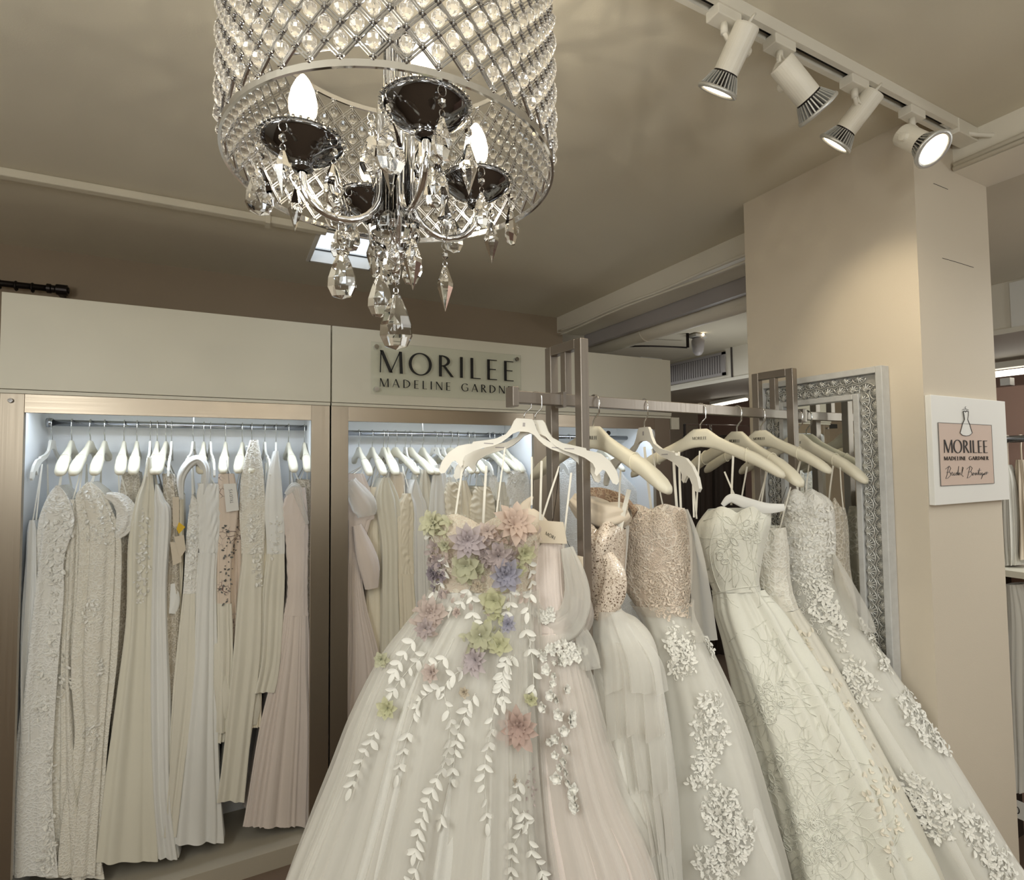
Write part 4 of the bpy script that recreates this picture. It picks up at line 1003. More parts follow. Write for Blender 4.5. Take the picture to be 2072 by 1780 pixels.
# 8: beaded gown beyond the far posts
g8 = gown('beige beaded lace gown next to the mirror, mostly hidden', rpt(.83), -80,
    [(1020, 1676, 1706, .03, .03), (1070, 1672, 1712, .04, .04), (1150, 1676, 1716, .04, .04), (1240, 1680, 1730, .045, .045), (1400, 1690, 1750, .05, .05), (1600, 1700, 1760, .06, .06)],
    3, dict(m=M['laceg'], seed=71, kind='x', amp=(.001, .006)), dict(m=M['laceg'], seed=13, kind='x', amp=(.001, .002), cups=.012, neck=sweetheart(.02, -.01)), N=80, Mv=60,
    straps=[(1686, 942, 1677, 1020, .004), (1700, 945, 1706, 1022, .003)])

# ------------------------------------------------------------------ tags hanging from gowns
def swing_tag(label, quad, p0, n, m, thick=.0006, name='price_tag', cord=None, hole=True):
    r = None; pts = [PP(x, y, p0, n) for x, y in quad]; c = (pts[0]+pts[1])/2
    r = thing(name, label, 'tag', tuple(c)); MB().quadprism(pts, n*thick).build('card', m, r)
    if cord: MB().tube([PP(x, y, p0, n) for x, y in cord], .0006, 5).build('cord', M['dark'], r)
    return r, pts
def word_up(s, pts, n, m, parent, fx, fy0, fy1, h, nm='lettering'):
    """text reading upwards along the card"""
    tl, tr, br, bl = pts; u = ((tl-bl)).normalized(); v = -(tr-tl).normalized(); H = (tl-bl).length; W = (tr-tl).length
    o = bl+(br-bl)*fx+u*(H*fy0)+n*.0008
    b = MB(); text(b, s, o, u, v, n*.0004, h*W, (fy1-fy0)*H, .14); return b.build(nm, m, parent)
n4 = g4.n
tp = g4.p0+n4*.10
r, pts = swing_tag('long white shop tag with vertical grey lettering on the nude lace gown', [(1240, 1058), (1274, 1063), (1265, 1168), (1233, 1164)], tp, n4, M['card'], cord=[(1252, 1062), (1253, 1040), (1256, 955)])
word_up('TRUDYS', pts, n4, M['grey'], r, .56, .30, .74, .24)
word_up('TRUDY', pts, n4, M['grey'], r, .72, .34, .72, .06, 'small_lettering') if False else None
n2 = g2.n
r, pts = swing_tag('cream card tag with fine script beside the near rail post', [(1152, 1120), (1180, 1126), (1182, 1215), (1154, 1205)], g2.p0+n2*.02, n2, M['kraft'], cord=[(1160, 1122), (1150, 1100), (1140, 1080)])
b = MB(); b.tube([PP(x, y, g2.p0+n2*.0215, n2) for x, y in ((1156, 1186), (1159, 1182), (1161, 1189), (1164, 1184), (1167, 1190), (1170, 1186), (1174, 1192), (1178, 1190))], .0005, 4)
b.tube([PP(x, y, g2.p0+n2*.0215, n2) for x, y in ((1157, 1154), (1163, 1155), (1170, 1157))], .0004, 4); b.build('script_lettering', M['grey'], r)
r, pts = swing_tag('clear edged card tag with black lettering behind the flower gown', [(1090, 1052), (1140, 1056), (1148, 1100), (1092, 1098)], g2.p0+n2*.035, n2, M['kraft'], cord=[(1118, 1056), (1125, 1010), (1132, 944)])
b = MB(); tl, tr, br, bl = pts; text(b, 'MORI', tl+(tr-tl)*.25+(bl-tl)*.62+n2*.001, ((tr-tl)+(bl-tl)*.5).normalized(), ((tl-bl)+(tr-tl)*.3).normalized(), n2*.0004, .007, .022, .2); b.build('lettering', M['ink'], r)
r, pts = swing_tag('small clear plastic tag clipped to the gathered lace gown', [(1560, 1042), (1584, 1046), (1576, 1070), (1550, 1064)], g6.p0+g6.n*.07, g6.n, M['acrylic'], cord=[(1572, 1046), (1583, 1010), (1592, 985)])

# ------------------------------------------------------------------ dresses in the cabinets
FD = 2.535                       # front of the hanging dresses
def cab_dress(label, rows, m, mb=None, waist=None, yo=0, kind='satin', amp=(.002, .010), tf=.01, tb=.30, N=90, group=None, straps=True, hx=None, hz=1.69, over=None, ruch=0, seed=None, neck=None, world=False, floor=False):
    R_ = [(y, a, b_, tf, tb*(.55 if i == 0 else (.8 if i == 1 else 1))) for i, (y, a, b_) in enumerate(rows)]
    bo = dict(m=mb, seed=(seed or 1)+1, kind='x', amp=(.001, .002), ruch=ruch, neck=neck) if mb else None
    g = gown(label, (0, FD+yo), 0, R_, waist or 0, dict(m=m, seed=seed or int(rows[0][0]+rows[0][1]), kind=kind, amp=amp), bo, over, N=N, Mv=70, floor=floor, name='hanging_dress', cat='dress', world=world, group=group)
    if straps and hx is not None:
        k = g.keys[0]; zt = (k[2]+k[5])/2; q = MB()
        for i, (dx, dy) in enumerate(((-.5, .03), (.5, .03), (-.3, .26), (.3, .26))):
            xt = (k[0]+k[3])/2+dx*abs(k[3]-k[0])*.7
            q = MB(); q.bar((hx, 2.60+dy*.3, hz-.09), (xt, FD+yo+dy*.8, zt-.015), .004, .0012, (0, 1, 0)); q.build('hanging_loop', M['ribbon'], g.root)
    return g
HC = {}
def cab_hanger(x, zr, kind, label, tilt=0, group=None, word=False):
    key = (kind, round(zr, 3))
    if key not in HC: o = make_hanger(kind, .068, False); HC[key] = o
    else: o = copy_tree(HC[key])
    o.location = (x, 2.735, zr-.068); o.rotation_euler = (0, 0, math.radians(-90+tilt)); return tag(o, label, 'hanger', group)
ZR1, ZR2, ZR3 = 1.782, 1.762, 1.76
def hxp(x, z): return P(x, 850, Y=2.735).x
# ---- left cabinet: (hook px, hanger kind, dress)
L1 = [
 (107, 'plastic', 'plain white satin dress at far left of left cabinet', [(1052, 60, 70), (1080, 54, 75), (1140, 50, 76), (1240, 44, 74), (1330, 42, 62), (1500, 44, 60)], dict(m='satinw')),
 (146, 'padded', 'white corded lace dress with open V back, second from left cabinet wall', [(982, 114, 119), (1000, 99, 134), (1034, 84, 149), (1066, 78, 150), (1130, 74, 128), (1200, 66, 126), (1320, 54, 116), (1450, 40, 108), (1600, 26, 104), (1770, 18, 116)], dict(m='lacew', kind='satin', amp=(.002, .014))),
 (184, 'padded', 'narrow ivory lace dress tucked behind corded one', [(1010, 140, 158), (1060, 132, 166), (1130, 124, 166), (1220, 118, 164), (1340, 116, 156), (1500, 112, 170), (1660, 102, 190), (1775, 104, 204)], dict(m='lace', yo=.012, amp=(.002, .016))),
 (213, 'padded', 'off white lace dress with scalloped cap sleeve', [(975, 178, 184), (988, 166, 200), (1008, 157, 216), (1060, 164, 236), (1100, 166, 242), (1200, 160, 240), (1350, 150, 232), (1500, 160, 216), (1650, 138, 206), (1768, 128, 200)], dict(m='lace', amp=(.002, .016))),
 (252, 'padded', 'champagne lined lace dress in shadow behind cap sleeve dress', [(1010, 236, 262), (1100, 240, 264), (1300, 232, 262), (1600, 225, 262)], dict(m='laceg', yo=.06)),
 (278, 'padded', 'grey beaded lace dress deep in left cabinet', [(955, 250, 282), (1010, 245, 285), (1150, 245, 285), (1600, 235, 290)], dict(m='laceg', yo=.09)),
 (305, 'plastic', 'plain crepe gown with V neck and beaded side appliques', [(925, 299, 305), (975, 288, 308), (1015, 272, 311), (1100, 258, 311), (1250, 255, 308), (1400, 236, 308), (1600, 206, 312), (1742, 186, 314)], dict(m='crepe', amp=(.002, .012), floor=False)),
 (319, 'padded', 'smooth white satin gown with pointed thin strap', [(980, 315, 319), (1010, 312, 332), (1045, 311, 347), (1200, 308, 338), (1400, 306, 344), (1600, 310, 348), (1735, 320, 364)], dict(m='satinw', amp=(.002, .010))),
 (337, 'padded', 'silver beaded lace dress with brown net panel', [(958, 328, 352), (1010, 330, 362), (1120, 336, 362), (1240, 332, 362), (1400, 334, 360), (1560, 336, 352)], dict(m='laceg', yo=.03)),
 (348, 'plastic', 'cream dress with tags hanging in middle of left cabinet', [(1000, 345, 372), (1100, 345, 372), (1240, 340, 366), (1400, 340, 362)], dict(m='cream', yo=.045)),
 (392, 'plastic', 'narrow satin gown with leafy lace bodice edge', [(1000, 388, 392), (1024, 384, 404), (1050, 380, 406), (1100, 376, 402), (1200, 370, 396), (1400, 350, 392), (1550, 340, 372), (1690, 332, 352)], dict(m='satin', mb='lacew', waist=4)),
 (413, 'padded', 'white satin gown with draped ruched bodice and hanging cowl', [(978, 400, 444), (1050, 398, 446), (1118, 402, 440), (1200, 396, 436), (1350, 386, 438), (1500, 366, 440), (1640, 348, 446), (1705, 342, 448)], dict(m='satinw', mb='satinw', waist=2, ruch=.003, amp=(.002, .014))),
 (426, 'plastic', 'ivory satin gown with puffed folded hem', [(1120, 432, 448), (1240, 436, 462), (1340, 430, 464), (1400, 432, 464), (1500, 436, 450)], dict(m='satin', yo=.012)),
 (457, 'padded', 'ivory dress embroidered with dark grey flowers', [(958, 442, 474), (1010, 440, 482), (1060, 444, 480), (1120, 440, 470), (1220, 440, 468), (1320, 440, 470), (1480, 438, 466)], dict(m='satin', mb='floral', waist=4)),
 (491, 'padded', 'brown net dress with embroidered dark flowers', [(1030, 456, 488), (1080, 458, 490), (1180, 468, 486), (1300, 466, 482)], dict(m='floral', yo=.03)),
 (510, 'padded', 'cream satin gown with long beige lace bodice and sleeve', [(890, 506, 522), (950, 490, 532), (1030, 484, 536), (1120, 488, 534), (1200, 480, 532), (1330, 470, 528), (1470, 456, 512), (1620, 440, 494)], dict(m='satin', mb='lace', waist=3, amp=(.002, .012))),
 (536, 'plastic', 'cream gown with trailing satin fold behind lace bodice gown', [(1010, 532, 552), (1200, 520, 540), (1350, 512, 530), (1470, 506, 524)], dict(m='cream', yo=.02)),
 (559, 'plastic', 'white satin V neck gown with leafy lace panel', [(912, 556, 563), (960, 542, 568), (1030, 536, 574), (1120, 540, 576), (1200, 532, 574), (1330, 526, 566), (1400, 514, 552)], dict(m='satin', mb='satinw', waist=3)),
 (584, 'padded', 'blush pink tulle gown with gathered bodice at right end of left cabinet', [(986, 588, 618), (1030, 570, 622), (1090, 578, 624), (1190, 582, 622), (1245, 574, 624), (1340, 558, 628), (1480, 526, 636), (1672, 492, 638)], dict(m='blush', mb='blush', waist=4, ruch=.0018, kind='tulle', amp=(.002, .012), N=160)),
 (616, 'padded', 'grey beaded gown squeezed against right upright of left cabinet', [(970, 602, 626), (1020, 600, 630), (1150, 606, 630), (1400, 604, 632)], dict(m='laceg', yo=.035)),
]
G1 = {}
for i, (px_, kd, lb, rows, kw) in enumerate(L1):
    x = hxp(px_, ZR1); cab_hanger(x, ZR1, kd, ('white plastic' if kd == 'plastic' else 'cream broad shouldered')+' hanger holding the '+' '.join(lb.split()[:7]), tilt=random.uniform(-6, 6))
    kw = dict(kw); kw['m'] = M[kw['m']]
    if 'mb' in kw: kw['mb'] = M[kw['mb']]
    G1[px_] = cab_dress(lb, rows, hx=x, hz=1.71, seed=100+i, **kw)
# lace and sleeves on the left cabinet dresses
def sc(g, poly, n, s_, m='thread', kind='petal', nm='lace_applique'): return scatter(g, poly, n, s_, M[m], nm, kind, lift=.3)
sc(G1[146], [(90, 1010), (148, 1010), (150, 1070), (122, 1200), (118, 1330), (100, 1340), (96, 1180)], 170, .014)
sc(G1[146], oval(84, 1400, 14, 60), 40, .013)
for q in ((128, 1370, 14, 46), (118, 1560, 22, 60), (108, 1680, 24, 50), (96, 1740, 20, 26)): sc(G1[184] if q[0] > 125 else G1[146], oval(*q), int(q[2]*q[3]*.06), .014)
sc(G1[213], [(160, 990), (205, 990), (232, 1060), (230, 1100), (170, 1100)], 90, .012)
sc(G1[213], oval(182, 1240, 20, 30), 40, .012); sc(G1[213], oval(200, 1350, 12, 20), 16, .014); sc(G1[213], oval(185, 1490, 18, 26), 24, .013)
sc(G1[305], oval(285, 1160, 16, 60), 70, .013); sc(G1[305], oval(290, 1070, 10, 40), 26, .011)
sc(G1[392], [(384, 1005), (400, 1005), (392, 1180), (376, 1180)], 60, .012)
sc(G1[510], [(500, 900), (516, 900), (524, 1000), (505, 1010)], 60, .014); sc(G1[510], [(500, 1040), (524, 1040), (530, 1190), (518, 1190)], 70, .015)
sc(G1[559], oval(556, 1080, 10, 50), 34, .013)
sc(G1[457], oval(458, 1150, 12, 80), 40, .010, 'grey', 'petal', 'dark_flowers'); sc(G1[491], oval(474, 1080, 10, 50), 26, .011, 'grey', 'petal', 'dark_flowers')
drape(G1[213], [(214, 1002, .4), (238, 1010, .9), (256, 1035, 1.1), (252, 1066, 1.0), (234, 1088, .4)], .025, M['lacew'], 'cap_sleeve', push=.0, wr=.4, flat=.4)
drape(G1[413], [(368, 1010, .5), (366, 970, .9), (380, 942, 1.1), (400, 930, 1.1), (414, 945, 1.0), (416, 975, .7), (412, 1000, .4)], .015, M['satinw'], 'draped_cowl', push=.0, wr=.3, flat=1.6)
drape(G1[426], [(440, 1300, .5), (446, 1370, .9), (456, 1420, 1.2), (450, 1452, .8)], .028, M['satin'], 'folded_hem', push=.01, wr=.1)
drape(G1[536], [(515, 1390, .5), (516, 1430, .9), (512, 1465, .6)], .024, M['satin'], 'folded_hem', push=.01, wr=.1)
drape(G1[584], [(578, 1000, .3), (596, 985, .8), (606, 1010, .6), (622, 1060, .3)], .022, M['sh_white'], 'bow', push=.01, wr=.3)
drape(G1[348], [(350, 1180, .5), (352, 1215, .9), (346, 1240, .9)], .022, M['satinw'], 'satin_sleeve', push=.02, wr=.1)
# tags in the left cabinet
Yt = FD-.03
ny = Vector((0, -1, 0))
r, pts = swing_tag('small white shop tag with vertical lettering in left cabinet', [(452, 979), (477, 978), (484, 1032), (458, 1036)], (0, Yt, 0), ny, M['card'], cord=[(464, 980), (462, 960), (458, 930)])
word_up('TRUDYS', pts, ny, M['grey'], r, .62, .28, .78, .26)
swing_tag('blank narrow pale tag beside silver beaded dress', [(349, 1005), (362, 1005), (362, 1066), (350, 1064)], (0, Yt, 0), ny, M['kraft'], cord=[(355, 1006), (352, 980), (349, 950)])
swing_tag('small bright yellow tag in left cabinet', [(362, 1056), (375, 1066), (362, 1080), (357, 1070)], (0, Yt-.002, 0), ny, M['yellow'])
swing_tag('upper of two beige tags under the yellow tag', [(352, 1086), (372, 1082), (376, 1112), (364, 1130)], (0, Yt, 0), ny, M['kraft'], cord=[(356, 1086), (354, 1070)])
swing_tag('lower of two beige tags under the yellow tag', [(344, 1096), (362, 1098), (368, 1136), (350, 1144)], (0, Yt+.004, 0), ny, M['kraft'])

# ---- middle cabinet
L2 = [
 (726, 'padded', 'blush dress with white tulle ruffle neck at left of middle cabinet', [(958, 704, 736), (1000, 702, 752), (1046, 700, 758), (1060, 704, 748), (1140, 704, 732), (1220, 702, 740), (1320, 694, 768), (1430, 676, 790), (1520, 660, 800), (1600, 650, 800)], dict(m='blush', mb='blush', waist=4, kind='tulle', amp=(.002, .012), N=140)),
 (753, 'padded', 'cream satin dress behind blush dress with ruffle', [(985, 748, 778), (1060, 745, 776), (1300, 740, 790), (1600, 730, 800)], dict(m='cream', yo=.04)),
 (776, 'padded', 'smooth ivory crepe dress with rounded shoulder', [(966, 774, 788), (985, 766, 798), (1020, 762, 810), (1100, 774, 814), (1200, 774, 816), (1400, 772, 826), (1600, 770, 830)], dict(m='crepe')),
 (784, 'padded', 'champagne net dress between smooth ivory dresses', [(955, 790, 814), (1000, 790, 820), (1300, 796, 824), (1600, 800, 830)], dict(m='champ', yo=.05)),
 (800, 'padded', 'gold cream ruched satin dress in middle cabinet', [(998, 820, 836), (1030, 806, 838), (1100, 802, 836), (1160, 806, 838), (1300, 810, 846), (1600, 800, 860)], dict(m='cream', mb='cream', waist=3, ruch=.003)),
 (820, 'plastic', 'white thin strapped satin dress with pointed top', [(970, 838, 842), (1000, 828, 852), (1040, 834, 862), (1200, 836, 866), (1350, 836, 880), (1600, 830, 890)], dict(m='satinw')),
 (830, 'padded', 'ivory sheath dress with drooping white shoulder', [(950, 852, 864), (1000, 846, 874), (1080, 850, 880), (1300, 850, 890), (1600, 850, 890)], dict(m='satin', yo=.02)),
 (855, 'padded', 'white satin dress under large cream hanger', [(940, 880, 896), (1000, 872, 908), (1100, 868, 915), (1300, 866, 915), (1600, 866, 915)], dict(m='satinw', yo=.01)),
 (880, 'plastic', 'beige lace edged dress behind white satin dress', [(965, 896, 912), (1020, 892, 916), (1200, 890, 920), (1600, 890, 920)], dict(m='lace', yo=.04)),
 (893, 'plastic', 'white dress with soft folded edge, upper middle cabinet', [(960, 905, 922), (1020, 900, 930), (1200, 900, 930), (1600, 900, 930)], dict(m='satinw', yo=.06)),
 (911, 'padded', 'cream dress with pleated square neckline', [(975, 905, 930), (1000, 900, 934), (1040, 902, 936), (1100, 902, 950), (1600, 900, 960)], dict(m='cream', mb='cream', waist=2, ruch=.003)),
 (926, 'padded', 'pale champagne sheath with narrow shoulder in middle cabinet', [(972, 932, 944), (1010, 930, 956), (1060, 934, 960), (1300, 935, 965), (1600, 935, 965)], dict(m='cream', yo=.015)),
 (947, 'padded', 'gathered gold cream dress with fan pleated bust', [(984, 962, 990), (1010, 956, 1000), (1050, 952, 1002), (1120, 960, 1000), (1600, 950, 1010)], dict(m='cream', mb='cream', waist=2, ruch=.0035)),
 (958, 'plastic', 'white lace topped dress near right of middle cabinet', [(962, 990, 1004), (1000, 986, 1012), (1050, 990, 1012), (1600, 990, 1015)], dict(m='lacew', yo=.03)),
 (988, 'padded', 'ivory satin sheath right of fan pleated dress', [(975, 1008, 1020), (1010, 1004, 1026), (1060, 1006, 1028), (1600, 1000, 1030)], dict(m='satin')),
 (997, 'padded', 'bright white lace shoulder dress at right of middle cabinet', [(952, 1032, 1064), (980, 1024, 1072), (1020, 1022, 1072), (1060, 1028, 1066), (1600, 1020, 1070)], dict(m='satinw', mb='lacew', waist=2)),
 (1020, 'padded', 'cream dress beside right upright of middle cabinet', [(990, 1070, 1082), (1040, 1066, 1086), (1600, 1060, 1090)], dict(m='satin', yo=.03)),
]
G2 = {}
for i, (px_, kd, lb, rows, kw) in enumerate(L2):
    x = hxp(px_, ZR2); cab_hanger(x, ZR2, kd, ('white plastic' if kd == 'plastic' else 'cream broad shouldered')+' hanger carrying the '+' '.join(lb.split()[:8]), tilt=random.uniform(-4, 22 if i > 3 else 8))
    kw = dict(kw); kw['m'] = M[kw['m']]
    if 'mb' in kw: kw['mb'] = M[kw['mb']]
    G2[px_] = cab_dress(lb, rows, hx=x, hz=1.69, seed=200+i, **kw)
drape(G2[726], [(706, 975, .8), (722, 1000, 1.1), (738, 1025, 1.3), (742, 1044, .9)], .040, M['sh_white'], 'tulle_ruffle', push=.03, wr=.2)
drape(G2[726], [(722, 1062, .5), (736, 1110, 1.0), (748, 1150, 1.1), (752, 1190, .7)], .040, M['blush'], 'puffed_sleeve', push=.02, wr=.12)
sc(G2[997], oval(1046, 968, 22, 16), 60, .012)
for x in (1012, 1040, 1062, 1085):
    cab_hanger(hxp(x, ZR2), ZR2, 'plastic', 'white plastic hanger crowded on the rail near the right upright of the middle cabinet', tilt=random.uniform(0, 30), group='spare hangers at the right of the middle cabinet')
# ---- right cabinet, lit back with two lace dresses
cab_dress('white floral lace dress hanging at left in right cabinet', [(930, 1128, 1170), (980, 1120, 1172), (1040, 1118, 1172), (1200, 1118, 1180), (1500, 1110, 1190)], M['lacew'], yo=.12, seed=301, hx=P(1150, 850, Y=2.735).x, hz=1.69)
cab_dress('pale lace dress hanging in right cabinet behind the sequin gown', [(925, 1196, 1240), (960, 1190, 1262), (1020, 1186, 1300), (1200, 1180, 1310), (1500, 1180, 1320)], M['lacew'], yo=.12, seed=302, hx=P(1215, 850, Y=2.735).x, hz=1.69)
cab_hanger(P(1150, 850, Y=2.735).x, ZR3, 'padded', 'cream hanger of the left lace dress in right cabinet'); cab_hanger(P(1215, 850, Y=2.735).x, ZR3, 'padded', 'cream hanger of the pale lace dress in right cabinet')

# ------------------------------------------------------------------ chandelier
cx, cy, cr, z0, z1 = .19, .68, .20, 1.97, 2.178
ch = thing('chandelier', 'round chrome and crystal chandelier with four candle bulbs', 'chandelier', (cx, cy, 1.79))
cv = Vector((cx, cy, 0))
def circ(r, z, n=96): return [(cx+r*math.cos(2*PI*i/n), cy+r*math.sin(2*PI*i/n), z) for i in range(n)]
def hoop(z, r, nm):
    b = MB(); n = 96; pr = [(r-.0015, z-.004), (r+.0015, z-.004), (r+.0015, z+.003), (r-.0015, z+.003), (r-.0015, z-.004)]
    b.lathe(pr, (cx, cy, 0), n); return b.build(nm, M['chrome'], ch)
hoop(z0, cr, 'lower_hoop'); hoop(z1, cr-.003, 'upper_hoop')
NB, NR = 42, 12; hz_ = (z1-z0-.012)/NR
lat = MB(); cl = MB(); beads = []
def node(i, j): a = 2*PI*(i+.5*(j % 2))/NB; return Vector((cx+cr*math.cos(a), cy+cr*math.sin(a), z0+.006+hz_*j)), a
for j in range(NR+1):
    for i in range(NB):
        p, a = node(i, j); e = Vector((math.cos(a), math.sin(a), 0)); tt = Vector((-e.y, e.x, 0))
        for (du, dv) in ((0, 0), (1, 0), (-1, 0), (0, 1), (0, -1)):
            cl.ball(p+tt*du*.0024+Vector((0, 0, dv*.0024))+e*.0015, .0018, 5, 3)
        if j < NR:
            for di in (0, 1) if j % 2 else (0, -1):
                q, _ = node(i+di, j+1); d_ = (q-p).normalized(); s_ = d_.cross(e).normalized()*.0014
                for k in (-1, 1): lat.bar(p+s_*k, q+s_*k, .0015, .0022, e)
        if 1 <= j < NR:
            beads.append((Vector((cx+cr*math.cos(a), cy+cr*math.sin(a), p.z)), a, i, j))
# the beads sit in the middle of each lozenge, half way between neighbouring joints of a row
bead_c = []
for j in range(1, NR):
    for i in range(NB):
        a = 2*PI*(i+.5+.5*(j % 2))/NB; bead_c.append((Vector((cx+cr*math.cos(a), cy+cr*math.sin(a), z0+.006+hz_*j)), a))
lat.build('lattice_shade', M['chromel'], ch); cl.build('joint_clusters', M['chromel'], ch)
def bead_mb(b, p, a):
    n = 8; prof = [(.0001, -.0072), (.0042, -.0062), (.0068, -.0024), (.0068, .0024), (.0042, .0062), (.0001, .0072)]
    b.lathe(prof, p, n, (math.cos(a), math.sin(a), 0) if False else None); return b
bead_c.sort(key=lambda t: (t[0]-CAM).length)
b0 = MB(); bead_mb(b0, (0, 0, 0), 0); pin = MB()
proto = None
for k, (p, a) in enumerate(bead_c[:100]):
    if proto is None: proto = b0.build('crystal_bead', M['bead'], ch, local=True); o = proto
    else: o = proto.copy(); C.objects.link(o)
    o.parent = ch; o.location = p-Vector((cx, cy, 1.79)); o.rotation_euler = (0, 0, a)
rest = MB()
for p, a in bead_c[100:]: bead_mb(rest, p, a)
o = rest.build('crystal_beads', M['bead'], ch); o['kind'] = 'stuff'
for p, a in bead_c: pin.bar(p-Vector((0, 0, hz_*.98)), p-Vector((0, 0, .0078)), .0007, .0007); pin.bar(p+Vector((0, 0, hz_*.98)), p+Vector((0, 0, .0078)), .0007, .0007)
pin.build('bead_pins', M['chrome'], ch)
# spokes, stem, ball
for k in range(4):
    a = PI/4+k*PI/2; MB().tube([(cx, cy, 2.15), (cx+cr*.99*math.cos(a), cy+cr*.99*math.sin(a), 2.175)], .0016, 6).build('spoke', M['chrome'], ch)
for k in range(6):
    a = k*PI/3; MB().tube([(cx+.013*math.cos(a), cy+.013*math.sin(a), 1.905), (cx+.013*math.cos(a), cy+.013*math.sin(a), 2.16)], .0035, 8).build('glass_rod', M['crystal'], ch, smooth=True)
MB().tube([(cx, cy, 1.875), (cx, cy, 2.30)], .004, 10).build('stem', M['chrome'], ch, smooth=True)
MB().lathe([(.0001, 2.148), (.024, 2.15), (.026, 2.158), (.012, 2.17), (.006, 2.19), (.0001, 2.19)], (cx, cy, 0), 24).build('top_cap', M['chrome'], ch, smooth=True)
MB().lathe([(.0001, 2.47), (.05, 2.475), (.055, 2.498), (.055, 2.5)], (cx, cy, 0), 32).build('canopy', M['chrome'], ch, smooth=True)
b = MB()
for i in range(11):
    z = 2.305+i*.016; b.tube([(cx+(.006*math.cos(t) if i % 2 else 0), cy+(0 if i % 2 else .006*math.cos(t)), z+.011*math.sin(t)) for t in np.linspace(0, 2*PI, 10, endpoint=False)], .0013, 5, closed=True)
b.build('chain', M['chrome'], ch, smooth=True)
MB().lathe([(.0001, 1.864), (.010, 1.866), (.026, 1.880), (.032, 1.893), (.030, 1.906), (.020, 1.918), (.0001, 1.923)], (cx, cy, 0), 10).build('crystal_ball', M['crystal'], ch)
MB().lathe([(.0001, 1.842), (.006, 1.842), (.006, 1.858), (.016, 1.864), (.018, 1.869), (.0001, 1.872)], (cx, cy, 0), 20).build('bottom_finial', M['chrome'], ch, smooth=True)
def facet_drop(kind, s):
    b = MB()
    if kind == 'tear':       # flat faceted almond, point up
        prof = [(0, .0), (.08, -.06), (.19, -.30), (.28, -.58), (.29, -.76), (.20, -.94), (0, -1.0)]; n = 8; V = []; Fc = []
        for r, z in prof:
            for k in range(n):
                a = 2*PI*(k+.5)/n; V.append((r*s*math.cos(a), r*s*.45*math.sin(a), z*s))
        for i in range(len(prof)-1):
            for k in range(n): Fc.append((i*n+k, i*n+(k+1) % n, (i+1)*n+(k+1) % n, (i+1)*n+k))
        b.add(V, Fc)
        b.add([(0, -.24*s, -.62*s), (.12*s, -.19*s, -.62*s), (0, -.18*s, -.45*s), (-.12*s, -.19*s, -.62*s), (0, -.18*s, -.80*s)], [(0, 1, 2), (0, 2, 3), (0, 3, 4), (0, 4, 1)])
    else:
        b.lathe([(.0001, 0), (.045*s, -.03*s), (.17*s, -.40*s), (.165*s, -.48*s), (.0001, -1.0*s)], (0, 0, 0), 6)
    return b
def pendant(p, kind, s, yaw=0, link=.016):
    """wire ring, small bead and a faceted drop hanging from p"""
    p = Vector(p); d = facet_drop(kind, s); q = p-Vector((0, 0, link+.016)); R2 = Matrix.Rotation(yaw, 3, 'Z')
    d.v = [R2 @ v+q for v in d.v]; o = d.build('crystal_drop' if kind == 'tear' else 'crystal_icicle', M['crystal'], ch)
    b = MB(); b.lathe([(.0001, .006), (.0045, .002), (.0045, -.002), (.0001, -.006)], p-Vector((0, 0, link+.003)), 6)
    c = b.build('link_bead', M['crystal'], o); c.location = (0, 0, 0); c.matrix_parent_inverse = Matrix.Identity(4)
    rg = MB(); rg.tube([p+Vector((.0045*math.cos(t), 0, -.006+.006*math.sin(t))) for t in np.linspace(0, 2*PI, 12, endpoint=False)], .0005, 4, closed=True)
    rg.tube([q+Vector((.003*math.cos(t), 0, .002+.004*math.sin(t))) for t in np.linspace(0, 2*PI, 12, endpoint=False)], .0005, 4, closed=True)
    c = rg.build('wire_ring', M['hook'], o); c.location = (0, 0, 0)
ra = .112
yv = math.radians(-27)
